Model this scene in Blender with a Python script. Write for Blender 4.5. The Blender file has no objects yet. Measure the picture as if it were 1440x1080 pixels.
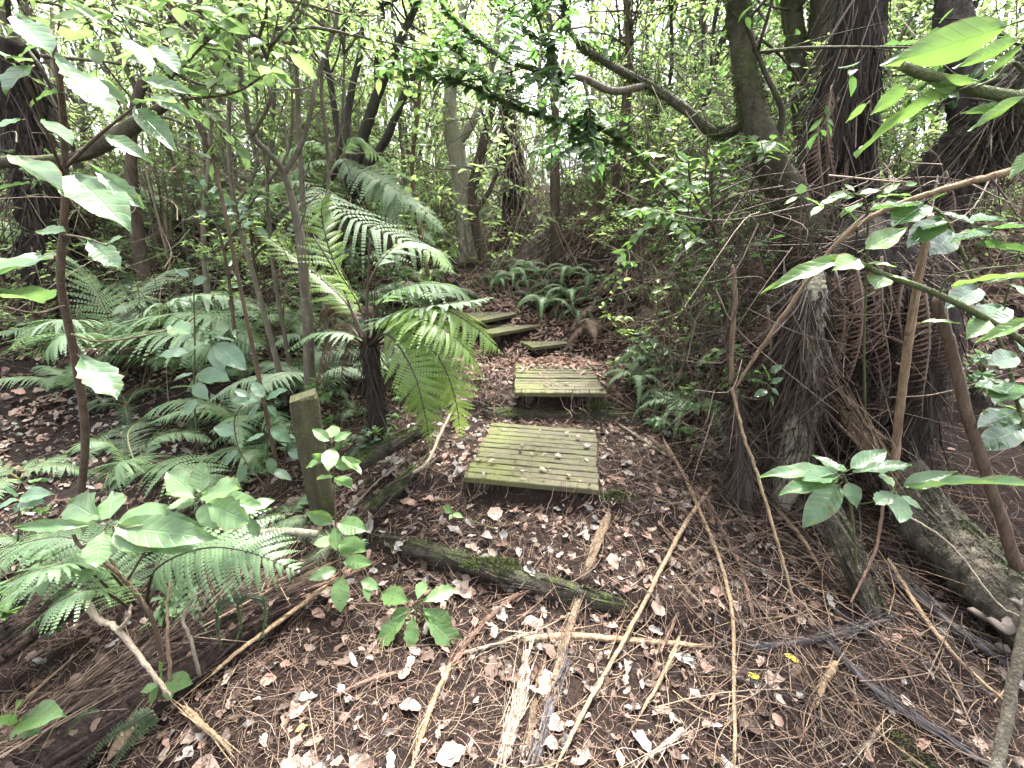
import bpy, math, random
import numpy as np
rng = np.random.default_rng(11)
random.seed(11)
R = math.radians
scene = bpy.context.scene
COL = scene.collection
U = rng.uniform

# ------------------------------------------------------------------ camera geometry
PITCH = R(19.3)
CAM = np.array([0.0, 0.0, 1.6])
FPX = 600.0
FWD = np.array([0, math.cos(PITCH), -math.sin(PITCH)])
UPV = np.array([0, math.sin(PITCH), math.cos(PITCH)])
RGT = np.array([1.0, 0, 0])


def ray(u, v):
    return RGT * (u - 720) / FPX + FWD - UPV * (v - 540) / FPX


def at(u, v, Y):
    d = ray(u, v)
    return CAM + d * (Y / d[1])


def depth(p):
    return float(np.dot(np.asarray(p) - CAM, FWD))


def on_z(u, v, z):
    d = ray(u, v)
    return CAM + d * ((z - CAM[2]) / d[2])


# ------------------------------------------------------------------ terrain
PY = [-6, -3, 0, .6, 1.51, 1.53, 1.585, 1.99, 2.06, 2.72, 2.89, 2.95, 3.70, 3.86, 4.0, 4.3, 4.6, 5.5, 6.5, 8, 10, 14, 20, 40, 80]
PZ = [-.6, -.35, -.12, -.03, .055, .065, .155, .215, .30, .325, .335, .46, .515, .545, .615, .77, .87, 1.17, 1.42, 1.65, 1.95, 2.4, 2.8, 4.0, 6.0]
BY = [-6, -3, 0, .6, 1.4, 2.2, 2.7, 3.2, 4.0, 4.6, 5.5, 6.5, 8, 10, 14, 20, 40, 80]
BZ = [-.6, -.35, -.12, -.03, .09, .28, .40, .52, .66, .86, 1.15, 1.4, 1.65, 1.95, 2.4, 2.8, 4.0, 6.0]
SKY = [.8, 1.2, 1.9, 2.1, 2.6]
SKW = [.1, .31, .31, .17, 0]
CX = [-3, 0, 1, 2, 2.9, 3.6, 4.0, 4.4, 5, 8, 80]
CXV = [0, 0, .05, .12, .32, .42, .2, -.05, -.3, -.9, -1.5]


def smooth(a, b, x):
    t = np.clip((x - a) / (b - a), 0, 1)
    return t * t * (3 - 2 * t)


_ph = np.random.default_rng(3).uniform(0, 6.28, (14, 2))


def bumps(x, y):
    s = 0
    for i, f in enumerate((.7, 1.1, 1.9, 3.1, 4.7, 7.3, 11.9)):
        s = s + np.sin(f * (x * math.cos(i * 2.1) + y * math.sin(i * 2.1)) + _ph[i, 0]) * np.sin(
            f * .9 * (y * math.cos(i * 1.3) - x * math.sin(i * 1.3)) + _ph[i, 1]) / f ** .9
    return s


def H(x, y):
    x = np.asarray(x, float); y = np.asarray(y, float)
    b = np.interp(y + np.clip(x, -.9, .95) * np.interp(y, SKY, SKW), PY, PZ)
    bs = np.interp(y, BY, BZ)
    dx = x - np.interp(y, CX, CXV)
    k = smooth(.55, 1.1, np.abs(dx))
    z = b * (1 - k) + bs * k
    left = smooth(.6, 1.7, -dx)
    z = z - .10 * left * (1 - smooth(3.8, 5, y)) + left * smooth(3.4, 6, y) * .5
    z = z + smooth(3, 8, -dx) * .6
    right = smooth(.45, 1.4, dx)
    z = z + right * smooth(2.2, 3.8, y) * .5 + right * smooth(1.8, 4.5, dx) * .5
    amp = .035 + .09 * smooth(.8, 3, np.abs(dx)) + .1 * smooth(6, 12, y)
    return z + amp * .45 * bumps(x, y) * (1 - .6 * (1 - k))


def gp(u, v, lift=0.0):
    d = ray(u, v)
    t = .3
    prev = t
    while t < 60:
        p = CAM + d * t
        if p[2] < H(p[0], p[1]):
            lo, hi = prev, t
            for _ in range(18):
                m = (lo + hi) / 2
                q = CAM + d * m
                if q[2] < H(q[0], q[1]): hi = m
                else: lo = m
            q = CAM + d * hi
            return np.array([q[0], q[1], q[2] + lift])
        prev = t
        t += .03
    return CAM + d * 20


# ------------------------------------------------------------------ geometry store
class Geo:
    def __init__(s):
        s.V = []; s.Q = []; s.T = []; s.A = []; s.M = []; s.n = 0

    def add(s, V, Q, T=None, A=None, mi=0):
        V = np.asarray(V, float).reshape(-1, 3); Q = np.asarray(Q, int).reshape(-1, 4)
        n = len(V)
        s.V.append(V); s.Q.append(Q + s.n)
        s.T.append(np.zeros((n, 2)) if T is None else np.asarray(T, float).reshape(-1, 2))
        s.A.append(np.full(n, .5) if A is None else np.broadcast_to(np.asarray(A, float).reshape(-1), (n,)))
        s.M.append(np.full(len(Q), mi, int)); s.n += n

    def mesh(s, name, mats, off=None, smooth=True):
        V = np.concatenate(s.V); Q = np.concatenate(s.Q); T = np.concatenate(s.T); A = np.concatenate(s.A)
        if off is not None: V = V - np.asarray(off)
        me = bpy.data.meshes.new(name)
        me.vertices.add(len(V)); me.vertices.foreach_set('co', V.ravel().astype(np.float32))
        me.loops.add(Q.size); me.loops.foreach_set('vertex_index', Q.ravel().astype(np.int32))
        me.polygons.add(len(Q)); me.polygons.foreach_set('loop_start', (np.arange(len(Q)) * 4).astype(np.int32))
        me.update(calc_edges=True)
        uv = me.uv_layers.new(name='UVMap'); uv.data.foreach_set('uv', T[Q.ravel()].ravel().astype(np.float32))
        a = me.attributes.new('var', 'FLOAT', 'POINT'); a.data.foreach_set('value', A.astype(np.float32))
        me.polygons.foreach_set('use_smooth', np.full(len(Q), smooth))
        for m in (mats if isinstance(mats, (list, tuple)) else [mats]): me.materials.append(m)
        me.polygons.foreach_set('material_index', np.concatenate(s.M).astype(np.int32))
        me.validate(clean_customdata=False)
        return me

    def build(s, name, mats, parent=None, smooth=True):
        """one mesh object; world coordinates are kept, the origin sits at the parent's or at the mesh's own foot"""
        if parent is not None: off = np.array(parent.location)
        else:
            V = np.concatenate(s.V); off = V.mean(0); off[2] = V[:, 2].min()
        o = bpy.data.objects.new(name, s.mesh(name, mats, off, smooth)); COL.objects.link(o)
        if parent is not None: o.parent = parent
        else: o.location = off
        return o


def tag(o, label, cat, group=None, kind=None):
    if label: o['label'] = label
    if cat: o['category'] = cat
    if group: o['group'] = group
    if kind: o['kind'] = kind
    return o


def thing(name, label, cat, loc, group=None):
    o = bpy.data.objects.new(name, None); COL.objects.link(o)
    o.empty_display_size = .1
    o.location = [float(c) for c in loc]
    return tag(o, label, cat, group)


KIDS = {}


def copy_thing(root, loc, rz=0, sc=1.0, label=None, group=None, tilt=(0, 0)):
    c = root.copy(); COL.objects.link(c)
    c.location = [float(a) for a in loc]; c.rotation_euler = (tilt[0], tilt[1], rz); c.scale = (sc,) * 3
    if label: c['label'] = label
    if group: c['group'] = group
    if root.name not in KIDS: KIDS[root.name] = list(root.children)
    for ch in KIDS[root.name]:
        d = ch.copy(); COL.objects.link(d); d.parent = c
    return c


# ------------------------------------------------------------------ shapes
def nrm(a):
    a = np.asarray(a, float)
    return a / np.maximum(np.linalg.norm(a, axis=-1, keepdims=True), 1e-9)


def spline(pts, n):
    P = np.asarray(pts, float)
    if len(P) < 3: return P[0] + (P[-1] - P[0]) * np.linspace(0, 1, n)[:, None]
    E = np.vstack([2 * P[0] - P[1], P, 2 * P[-1] - P[-2]])
    k = len(P) - 1
    t = np.linspace(0, k - 1e-6, n); i = t.astype(int); f = (t - i)[:, None]
    a, b, c, d = E[i], E[i + 1], E[i + 2], E[i + 3]
    return .5 * (2 * b + (c - a) * f + (2 * a - 5 * b + 4 * c - d) * f * f + (3 * b - 3 * c + d - a) * f ** 3)


def tube(g, pts, rad, sides=8, seg=None, noise=0.0, var=None, mi=0, cap=True, flat=1.0):
    P = np.asarray(pts, float)
    rad = np.broadcast_to(np.asarray(rad, float), (len(P),))
    if seg:
        r = np.interp(np.linspace(0, 1, seg), np.linspace(0, 1, len(P)), rad); P = spline(P, seg)
    else: r = rad
    if cap:
        P = np.vstack([P[0] - (P[1] - P[0]) * 1e-3, P, P[-1] + (P[-1] - P[-2]) * 1e-3]); r = np.concatenate([[r[0] * .02], r, [r[-1] * .02]])
    n = len(P)
    T = nrm(np.gradient(P, axis=0))
    if cap: T[0] = T[1]; T[-1] = T[-2]
    ref = np.array([1.0, .13, .07]) if abs(T[n // 2][0]) < .75 else np.array([.1, .2, 1.0])
    A = nrm(ref - (T @ ref)[:, None] * T); B = np.cross(T, A)
    th = np.linspace(0, 2 * math.pi, sides, endpoint=False)
    rr = np.repeat(r[:, None], sides, 1)
    if noise:
        ph = U(0, 6.28, 4); L = np.concatenate([[0], np.cumsum(np.linalg.norm(np.diff(P, axis=0), axis=1))])[:, None]
        rr = rr * (1 + noise * (np.sin(2 * th + ph[0] + L * 5) * .6 + np.sin(3 * th + ph[1] - L * 9) * .5 + np.sin(5 * th + ph[2] + L * 23) * .35)
                   + noise * rng.normal(0, .35, rr.shape))
    V = P[:, None] + rr[..., None] * (np.cos(th)[None, :, None] * A[:, None] + flat * np.sin(th)[None, :, None] * B[:, None])
    i = np.arange(n - 1)[:, None] * sides; j = np.arange(sides)[None]; j2 = (j + 1) % sides
    Q = np.stack([i + j, i + j2, i + sides + j2, i + sides + j], -1).reshape(-1, 4)
    Lc = np.concatenate([[0], np.cumsum(np.linalg.norm(np.diff(P, axis=0), axis=1))])
    T2 = np.stack([np.repeat((np.abs(np.linspace(-1, 1, sides)))[None], n, 0), np.repeat(Lc[:, None], sides, 1)], -1)
    g.add(V, Q, T2, U(0, 1) if var is None else var, mi)


def grid_tpl(rows, cols, wfun, cfun):
    a = np.repeat(np.asarray(rows, float), len(cols)); b0 = np.tile(np.asarray(cols, float), len(rows))
    b = b0 * wfun(a); c = cfun(a, b0)
    m = len(cols); Q = []
    for i in range(len(rows) - 1):
        for j in range(m - 1): Q.append([i * m + j, i * m + j + 1, (i + 1) * m + j + 1, (i + 1) * m + j])
    return a, b, c, np.array(Q), np.stack([b0 * .5 + .5, a], -1)


w_ov = lambda a: np.maximum(np.sin(np.pi * np.clip(a, 0, 1) ** .85) ** .8, .03)
w_ob = lambda a: np.maximum(np.sin(np.pi * np.clip(a, 0, 1) ** 1.25) ** .85 * (.9 + .1 * np.sin(a * 40)), .04)
w_lan = lambda a: np.maximum(np.sin(np.pi * np.clip(a, 0, 1) ** .7) ** 1.1, .03)
T_SIMPLE = (np.array([0, .42, 1, .42]), np.array([0, 1, 0, -1.]), np.array([0, .05, -.06, .05]), np.array([[0, 1, 2, 3]]),
            np.array([[.5, 0], [1, .42], [.5, 1], [0, .42]]))
T_MID = grid_tpl([0, .3, .65, 1], [-1, 0, 1], w_ov, lambda a, b: .07 * np.abs(b) - .16 * a * a)
T_BIG = [grid_tpl(np.linspace(0, 1, 13), [-1, -.5, 0, .5, 1], w,
                  lambda a, b, p=p: .055 * np.abs(b) ** .8 + .022 * np.sin(a * 17 + p + b) * b * b + .012 * np.cos(a * 40) * (1 - np.abs(b)) - .2 * a * a)
         for w, p in ((w_ov, 0.), (w_ob, 2.), (w_lan, 4.))]
T_DEAD = grid_tpl(np.linspace(0, 1, 5), [-1, 0, 1], lambda a: np.maximum(w_ov(a) * (1 + .16 * np.sin(a * 21)), .05),
                  lambda a, b: .13 * b * b * np.sin(a * 3 + .5) + .05 * np.sin(a * 7 + b))
T_PINN = (np.array([0, 0, 1, .9]), np.array([-.95, .95, .3, -.55]), np.array([0, 0, -.12, -.12]), np.array([[0, 1, 2, 3]]),
          np.array([[0, 0], [1, 0], [.7, 1], [.3, 1]]))


def dead_tpl(k):
    q = np.random.default_rng(40 + k); f = q.uniform(9, 30, 3); p = q.uniform(0, 6, 3); s = q.uniform(.05, .16, 3); rows = np.linspace(0, 1, 7)
    e = q.uniform(.55, 1.1, (7, 2)); hz = q.normal(0, .05, (7, 3)); fold = q.uniform(-.05, .25); cc = q.uniform(-.25, .3)
    a = np.repeat(rows, 3); b0 = np.tile([-1., 0, 1], 7); w = np.maximum(np.sin(np.pi * rows ** q.uniform(.7, 1.2)) ** .6, .05)
    b = b0 * np.repeat(w, 3) * np.stack([e[:, 0], np.ones(7), e[:, 1]], 1).ravel()
    c = fold * b * b + hz.ravel() * 1.0 - cc * a * a
    Q = [[i * 3 + j, i * 3 + j + 1, i * 3 + j + 4, i * 3 + j + 3] for i in range(6) for j in range(2)]
    return a + q.normal(0, .02, 21), b, c, np.array(Q), np.stack([b0 * .5 + .5, a], -1)


T_DEADS = [dead_tpl(k) for k in range(7)]
T_RIB = grid_tpl(np.linspace(0, 1, 5), [-1, 1], lambda a: 1 - .75 * a, lambda a, b: 0 * a)
T_SER = grid_tpl([0, .12, .2, .32, .4, .52, .6, .72, .8, 1], [-1, 0, 1],
                 lambda a: np.maximum((1 - a) * np.where(np.isin(np.round(a, 2), (.2, .4, .6, .8)), .62, 1.05), .02), lambda a, b: -.22 * a * a - .05 * np.abs(b))


def leaves(g, P, D, N, L, W, T, var=None, curl=None, mi=0):
    P = np.asarray(P, float).reshape(-1, 3); n = len(P)
    if n == 0: return
    D = nrm(np.broadcast_to(D, (n, 3))); N = np.broadcast_to(N, (n, 3))
    S = nrm(np.cross(D, N)); N = np.cross(S, D)
    L = np.broadcast_to(L, (n,))[:, None, None]; W = np.broadcast_to(W, (n,))[:, None, None]
    a, b, c, Q, uv = T
    c = np.broadcast_to(c, (n, len(a)))
    if curl is not None: c = c - np.broadcast_to(curl, (n,))[:, None] * a ** 2
    V = P[:, None] + D[:, None] * (a[None, :, None] * L) + S[:, None] * (b[None, :, None] * W * .5) + N[:, None] * (c[..., None] * L)
    k = len(a)
    QQ = (Q[None] + (np.arange(n) * k)[:, None, None]).reshape(-1, 4)
    var = U(0, 1, n) if var is None else np.broadcast_to(var, (n,))
    g.add(V, QQ, np.tile(uv, (n, 1)), np.repeat(var, k), mi)


def rdir(n, zlo=-.3, zhi=.5):
    az = U(0, 2 * math.pi, n)
    return nrm(np.stack([np.cos(az), np.sin(az), U(zlo, zhi, n)], -1))


def upn(n, s=.45):
    return nrm(np.array([0, 0, 1.]) + rng.normal(0, s, (n, 3)))


def frond(g, gs, pts, pl=.24, pairs=36, pin=13, droop=.35, up=(0, 0, 1), r0=.005, bare=.12, lod=1, dens=1.0, mi=0, pw=1.0):
    """a fern frond: leafy blade into g, midrib into gs"""
    n = 48
    C = spline(pts, n); L = np.linalg.norm(np.diff(C, axis=0), axis=1).sum()
    T = nrm(np.gradient(C, axis=0)); up = np.asarray(up, float)
    S = nrm(np.cross(T, up)); N = np.cross(S, T)
    tt = np.linspace(bare, .985, pairs) + rng.normal(0, .003, pairs)
    x = np.linspace(0, 1, pairs)
    prof = np.minimum(1, .5 + x * 2.2) * (1 - x ** 1.7) ** .85 + .03
    idx = np.clip(tt, 0, 1) * (n - 1); i0 = np.clip(idx.astype(int), 0, n - 2); f = (idx - i0)[:, None]
    lerp = lambda M: M[i0] * (1 - f) + M[i0 + 1] * f
    B, Tb, Sb, Nb = lerp(C), nrm(lerp(T)), nrm(lerp(S)), nrm(lerp(N))
    sp = L * (1 - bare) / pairs
    for sgn in (-1, 1):
        ang = R(18) + R(32) * x + rng.normal(0, .09, pairs)
        D = nrm(Sb * sgn * np.cos(ang)[:, None] + Tb * np.sin(ang)[:, None] + Nb * .12)
        ln = pl * L * prof * U(.8, 1.1, pairs) * np.where(U(0, 1, pairs) < .05, U(.3, .7, pairs), 1)
        va = np.clip(.5 + rng.normal(0, .3, pairs), 0, 1)
        if lod == 0:
            leaves(g, B, D, Nb, ln, sp * 1.55 * pw, T_SER, va, droop, mi)
            continue
        k = pin
        s = np.linspace(.04, .97, k)
        PP = B[:, None] + D[:, None] * (s[None, :, None] * ln[:, None, None]) - Nb[:, None] * ((droop * U(.6, 1.5, pairs))[:, None, None] * (s ** 2)[None, :, None] * ln[:, None, None])
        Dt = nrm(D[:, None] - Nb[:, None] * (2 * droop * s[None, :, None]))
        Nn = nrm(Nb[:, None] + D[:, None] * (2 * droop * s[None, :, None]))
        Q = nrm(np.cross(Dt, Nn))
        wl = np.maximum(sp * .62 * pw * (1 - s ** 2.2) ** .7, .001)[None] * np.minimum(1, .35 + ln / (ln.max() + 1e-6))[:, None]
        st = ln[:, None] / k * np.ones_like(wl)
        for q in (-1, 1):
            PD = nrm(Q * q + Dt * .45 - Nn * .1)
            leaves(g, PP.reshape(-1, 3), PD.reshape(-1, 3), Nn.reshape(-1, 3), wl.ravel() * U(.9, 1.15, wl.size), st.ravel() * 1.05 * dens, T_PINN,
                   np.repeat(va, k), None, mi)
    tube(gs, C[::3], np.linspace(r0, r0 * .15, len(C[::3])), 5, mi=0)


def px(lst):
    """pixel polyline (u,v,Y,radius in px) -> points, radii"""
    P = np.array([at(u, v, Y) for u, v, Y, r in lst])
    rr = np.array([r * depth(p) / FPX for p, (_, _, _, r) in zip(P, lst)])
    return P, rr

# ------------------------------------------------------------------ materials
class NT:
    def __init__(s, name):
        s.m = bpy.data.materials.new(name); s.m.use_nodes = True
        s.t = s.m.node_tree; s.t.nodes.clear()
        s.out = s.n('ShaderNodeOutputMaterial')

    def n(s, typ, **kw):
        d = s.t.nodes.new(typ)
        for k, v in kw.items():
            if hasattr(d, k): setattr(d, k, v)
            else: d.inputs[k].default_value = v
        return d

    def l(s, a, b): s.t.links.new(a, b)

    def math(s, op, a, b=None, clamp=False):
        d = s.n('ShaderNodeMath', operation=op, use_clamp=clamp)
        for i, x in enumerate((a, b)):
            if x is None: continue
            if isinstance(x, (int, float)): d.inputs[i].default_value = x
            else: s.l(x, d.inputs[i])
        return d.outputs[0]

    def mix(s, f, a, b):
        d = s.n('ShaderNodeMix', data_type='RGBA')
        for sock, x in ((d.inputs[0], f), (d.inputs[6], a), (d.inputs[7], b)):
            if isinstance(x, (int, float)): sock.default_value = x
            elif isinstance(x, tuple): sock.default_value = (*x, 1)
            else: s.l(x, sock)
        return d.outputs[2]

    def noise(s, vec, scale, detail=3, rough=.6, dist=0):
        d = s.n('ShaderNodeTexNoise'); d.inputs['Scale'].default_value = scale; d.inputs['Detail'].default_value = detail
        d.inputs['Roughness'].default_value = rough; d.inputs['Distortion'].default_value = dist
        if vec is not None: s.l(vec, d.inputs['Vector'])
        return d.outputs[0]

    def ramp(s, f, lo, hi):
        d = s.n('ShaderNodeMapRange'); d.inputs['From Min'].default_value = lo; d.inputs['From Max'].default_value = hi
        s.l(f, d.inputs[0]); return d.outputs[0]

    def scaled(s, vec, sc):
        d = s.n('ShaderNodeMapping'); d.inputs['Scale'].default_value = sc; s.l(vec, d.inputs['Vector']); return d.outputs[0]

    def bump(s, h, strength, dist=.01):
        d = s.n('ShaderNodeBump'); d.inputs['Strength'].default_value = strength; d.inputs['Distance'].default_value = dist
        s.l(h, d.inputs['Height']); return d.outputs[0]

    def bsdf(s, col, rough=.6, normal=None, spec=.5):
        d = s.n('ShaderNodeBsdfPrincipled')
        for k, x in (('Base Color', col), ('Roughness', rough), ('Specular IOR Level', spec)):
            if isinstance(x, (int, float)): d.inputs[k].default_value = x
            elif isinstance(x, tuple): d.inputs[k].default_value = (*x, 1)
            else: s.l(x, d.inputs[k])
        if normal is not None: s.l(normal, d.inputs['Normal'])
        return d.outputs[0]

    def done(s, sh):
        s.l(sh, s.out.inputs[0]); return s.m


def grey(c, k):
    l = .3 * c[0] + .55 * c[1] + .15 * c[2]
    return tuple(x + (l - x) * k for x in c)


def leaf_mat(name, c1, c2, tc, trans=.35, rough=.35, veins=False, back=None, spec=.5, spots=0.0, spotcol=(.12, .09, .03)):
    c1, c2, tc = grey(c1, .2), grey(c2, .22), grey(tc, .16)
    k = NT(name)
    v = k.n('ShaderNodeAttribute', attribute_name='var').outputs['Fac']
    oi = k.n('ShaderNodeObjectInfo').outputs['Random']
    co = k.n('ShaderNodeTexCoord')
    f = k.math('ADD', k.math('MULTIPLY', v, .75), k.math('MULTIPLY', oi, .25), True)
    col = k.mix(f, c1, c2)
    nz = k.noise(co.outputs['Object'], 26, 3)
    nf = k.math('MULTIPLY', k.ramp(nz, .38, .7), .35)
    col = k.mix(nf, col, tuple(x * .55 for x in c1))
    tcol = k.mix(f, tc, tuple(min(1, x * 1.35) for x in tc))
    nor = None
    if veins:
        uv = k.n('ShaderNodeSeparateXYZ'); k.l(co.outputs['UV'], uv.inputs[0])
        ax = k.math('ABSOLUTE', k.math('SUBTRACT', uv.outputs[0], .5))
        mid = k.ramp(ax, .035, .008)
        lat = k.math('SINE', k.math('MULTIPLY', k.math('SUBTRACT', uv.outputs[1], k.math('ADD', k.math('MULTIPLY', ax, .34), k.math('MULTIPLY', nz, .05))), 52.0))
        lat2 = k.ramp(lat, .72, 1.0)
        vv = k.math('MAXIMUM', mid, k.math('MULTIPLY', lat2, .55), True)
        col = k.mix(k.math('MULTIPLY', vv, .28), col, tuple(min(1, x * 1.9 + .03) for x in c2))
        tcol = k.mix(k.math('MULTIPLY', vv, .45), tcol, tuple(x * .45 for x in tc))
        ef = k.math('MULTIPLY', k.ramp(k.math('ADD', ax, k.math('MULTIPLY', nz, .22)), .555, .60), k.ramp(k.noise(co.outputs['Object'], 9, 2), .45, .6))
        col = k.mix(ef, col, (.13, .085, .035)); tcol = k.mix(ef, tcol, (.10, .07, .03))
        nor = k.bump(k.math('SUBTRACT', k.math('MULTIPLY', nz, .6), k.math('ADD', vv, k.math('MULTIPLY', lat, .10))), .4, .003)
    if spots:
        sp = k.noise(co.outputs['Object'], 75, 2, .5)
        sf = k.ramp(sp, .74 - spots, .80 - spots)
        col = k.mix(sf, col, spotcol); tcol = k.mix(sf, tcol, spotcol)
    if back is not None:
        col = k.mix(k.n('ShaderNodeNewGeometry').outputs['Backfacing'], col, back)
    p = k.bsdf(col, rough, nor, spec)
    t = k.n('ShaderNodeBsdfTranslucent'); k.l(tcol, t.inputs[0])
    m = k.n('ShaderNodeMixShader'); m.inputs[0].default_value = trans
    k.l(p, m.inputs[1]); k.l(t.outputs[0], m.inputs[2])
    return k.done(m.outputs[0])


def bark_mat(name, c1, c2, moss=0.0, mosscol=(.055, .075, .015), sc=30, stretch=.18, bump=.7, lichen=0.0, rough=.85, updown=.35):
    k = NT(name)
    co = k.n('ShaderNodeTexCoord')
    ob = co.outputs['Object']
    uv = co.outputs['UV']
    v = k.n('ShaderNodeAttribute', attribute_name='var').outputs['Fac']
    st = k.noise(k.scaled(ob, (1, 1, stretch)), sc, 5, .65, .6)
    fine = k.noise(ob, sc * 4, 3)
    col = k.mix(k.ramp(st, .3, .7), c1, c2)
    col = k.mix(k.math('MULTIPLY', v, .35), col, tuple(x * .6 for x in c1))
    h = k.math('ADD', st, k.math('MULTIPLY', fine, .4))
    if lichen:
        lf = k.ramp(k.noise(ob, 19, 6, .75), .66 - lichen * .25, .86 - lichen * .25)
        col = k.mix(k.math('MULTIPLY', lf, .7), col, (.27, .28, .23))
    if moss:
        gz = k.n('ShaderNodeSeparateXYZ'); k.l(k.n('ShaderNodeNewGeometry').outputs['Normal'], gz.inputs[0])
        mz = k.math('ADD', k.noise(ob, 5.5, 5, .72), k.math('MULTIPLY', gz.outputs[2], updown * .45))
        mz = k.math('ADD', mz, k.math('MULTIPLY', k.math('SUBTRACT', k.noise(ob, 34, 4, .7), .5), .5))
        mf = k.ramp(mz, .72 - moss * .3, .92 - moss * .3)
        mc = k.mix(fine, tuple(x * .55 for x in mosscol), tuple(x * 1.5 for x in mosscol))
        col = k.mix(mf, col, mc)
        h = k.math('ADD', h, k.math('MULTIPLY', mf, k.noise(ob, 160, 2)))
    return k.done(k.bsdf(col, rough, k.bump(h, bump, .03), .3))


def plain_mat(name, c1, c2, sc=40, rough=.75, bump=.4, spec=.35, ruv=None, trans=0):
    """mixes two colours by per-piece variation and noise"""
    if name not in ('yellow_leaf', 'rust_red_litter', 'moss_cushion'): c1, c2 = grey(c1, .1), grey(c2, .1)
    k = NT(name)
    co = k.n('ShaderNodeTexCoord')
    v = k.n('ShaderNodeAttribute', attribute_name='var').outputs['Fac']
    oi = k.n('ShaderNodeObjectInfo').outputs['Random']
    nz = k.noise(k.scaled(co.outputs['Object'], ruv or (1, 1, 1)), sc, 4, .65)
    f = k.math('ADD', k.math('ADD', k.math('MULTIPLY', v, .45), k.math('MULTIPLY', oi, .25)), k.math('MULTIPLY', k.math('SUBTRACT', nz, .35), .9), True)
    col = k.mix(f, c1, c2)
    sh = k.bsdf(col, rough, k.bump(nz, bump, .006), spec)
    if trans:
        t = k.n('ShaderNodeBsdfTranslucent'); k.l(col, t.inputs[0])
        m = k.n('ShaderNodeMixShader'); m.inputs[0].default_value = trans
        k.l(sh, m.inputs[1]); k.l(t.outputs[0], m.inputs[2]); sh = m.outputs[0]
    return k.done(sh)


M = {}
M['broad'] = leaf_mat('broadleaf', (.045, .11, .022), (.09, .19, .04), (.16, .33, .04), .35, .38, True, spec=.5, spots=.11)
M['broad_pale'] = leaf_mat('pale_broadleaf', (.055, .125, .038), (.11, .20, .065), (.14, .28, .05), .33, .36, True, spec=.6, spots=.03, spotcol=(.2, .2, .06))
M['bright'] = leaf_mat('bright_backlit_leaf', (.06, .14, .015), (.10, .20, .03), (.11, .21, .02), .38, .4, True, spots=.01)
M['dark_gloss'] = leaf_mat('dark_glossy_leaf', (.018, .055, .016), (.04, .10, .028), (.10, .22, .03), .22, .2, True, spec=.7)
M['sheen'] = leaf_mat('sheen_leaf', (.038, .095, .036), (.07, .145, .056), (.15, .29, .05), .3, .34, True, spec=.6, spots=.11)
M['blue'] = leaf_mat('bluish_leaf', (.05, .12, .06), (.10, .19, .10), (.15, .3, .08), .3, .3, True, spec=.7)
M['small_lime'] = leaf_mat('lime_small_leaf', (.10, .20, .02), (.19, .32, .045), (.36, .55, .08), .5, .42)
M['canopy_a'] = leaf_mat('canopy_leaf_mid', (.045, .095, .028), (.105, .18, .055), (.22, .36, .085), .46, .4)
M['canopy_b'] = leaf_mat('canopy_leaf_light', (.08, .14, .036), (.16, .24, .065), (.34, .50, .11), .55, .45)
M['canopy_c'] = leaf_mat('canopy_leaf_dark', (.022, .055, .016), (.05, .10, .028), (.10, .22, .035), .32, .5, spec=.3)
M['canopy_g'] = leaf_mat('canopy_leaf_grey', (.07, .11, .05), (.14, .19, .09), (.27, .38, .14), .5, .45)
M['fern'] = leaf_mat('fern_green', (.06, .125, .045), (.12, .21, .085), (.20, .36, .09), .35, .55, back=(.20, .27, .19))
M['fern_silver'] = leaf_mat('fern_silver', (.12, .19, .10), (.24, .32, .20), (.22, .36, .12), .34, .6, back=(.24, .30, .22), spec=.25)
M['fern_lime'] = leaf_mat('fern_lime', (.10, .19, .02), (.17, .28, .04), (.34, .50, .05), .48, .42)
M['fern_dark'] = leaf_mat('fern_dark', (.022, .05, .02), (.055, .095, .04), (.09, .17, .04), .25, .6, spec=.25)
M['fern_dead'] = plain_mat('dead_fern', (.05, .03, .02), (.15, .095, .065), 30, .8, .2, trans=.2)
M['stem_green'] = bark_mat('green_stem', (.05, .07, .025), (.11, .12, .05), 0, sc=50)
M['stem_brown'] = bark_mat('brown_stem', (.05, .032, .022), (.13, .09, .06), 0.12, sc=45)
M['stipe'] = plain_mat('dark_fern_stalk', (.012, .009, .007), (.05, .032, .02), 60, .45, .3)
M['rachis'] = plain_mat('fern_midrib', (.10, .11, .035), (.20, .17, .07), 60, .5, .2)
M['bark_grey'] = bark_mat('grey_bark', (.06, .05, .037), (.17, .15, .11), .3, lichen=.35)
M['bark_moss'] = bark_mat('mossy_bark', (.025, .021, .014), (.085, .073, .048), .72, mosscol=(.048, .058, .016), sc=24, lichen=.15)
M['bark_pale'] = bark_mat('pale_bark', (.15, .14, .10), (.30, .28, .21), .28, lichen=.6, mosscol=(.09, .11, .035))
M['bark_dark'] = bark_mat('dark_bark', (.012, .010, .008), (.06, .05, .042), .3, mosscol=(.03, .038, .014), sc=22)
M['bark_red'] = bark_mat('reddish_bark', (.04, .027, .019), (.12, .09, .065), .35)
M['bark_black'] = bark_mat('black_fibre_bark', (.007, .005, .004), (.036, .028, .022), 0, sc=30)  # near-black fibrous bark colour, the same all round the trunk
M['fibre'] = plain_mat('dark_root_fibre', (.007, .005, .004), (.05, .031, .023), 30, .85, .3)
M['fibre_tan'] = plain_mat('dry_hanging_strip', (.06, .042, .031), (.22, .16, .12), 30, .8, .3)
M['tan_stick'] = bark_mat('tan_stick', (.12, .078, .047), (.32, .23, .145), 0, sc=40, stretch=.08, lichen=.1)
M['red_stick'] = bark_mat('reddish_stick', (.06, .034, .025), (.19, .12, .085), 0, sc=40, stretch=.08)
M['grey_stick'] = bark_mat('grey_stick', (.15, .12, .09), (.32, .27, .20), .1, sc=40, lichen=.3)
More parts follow.
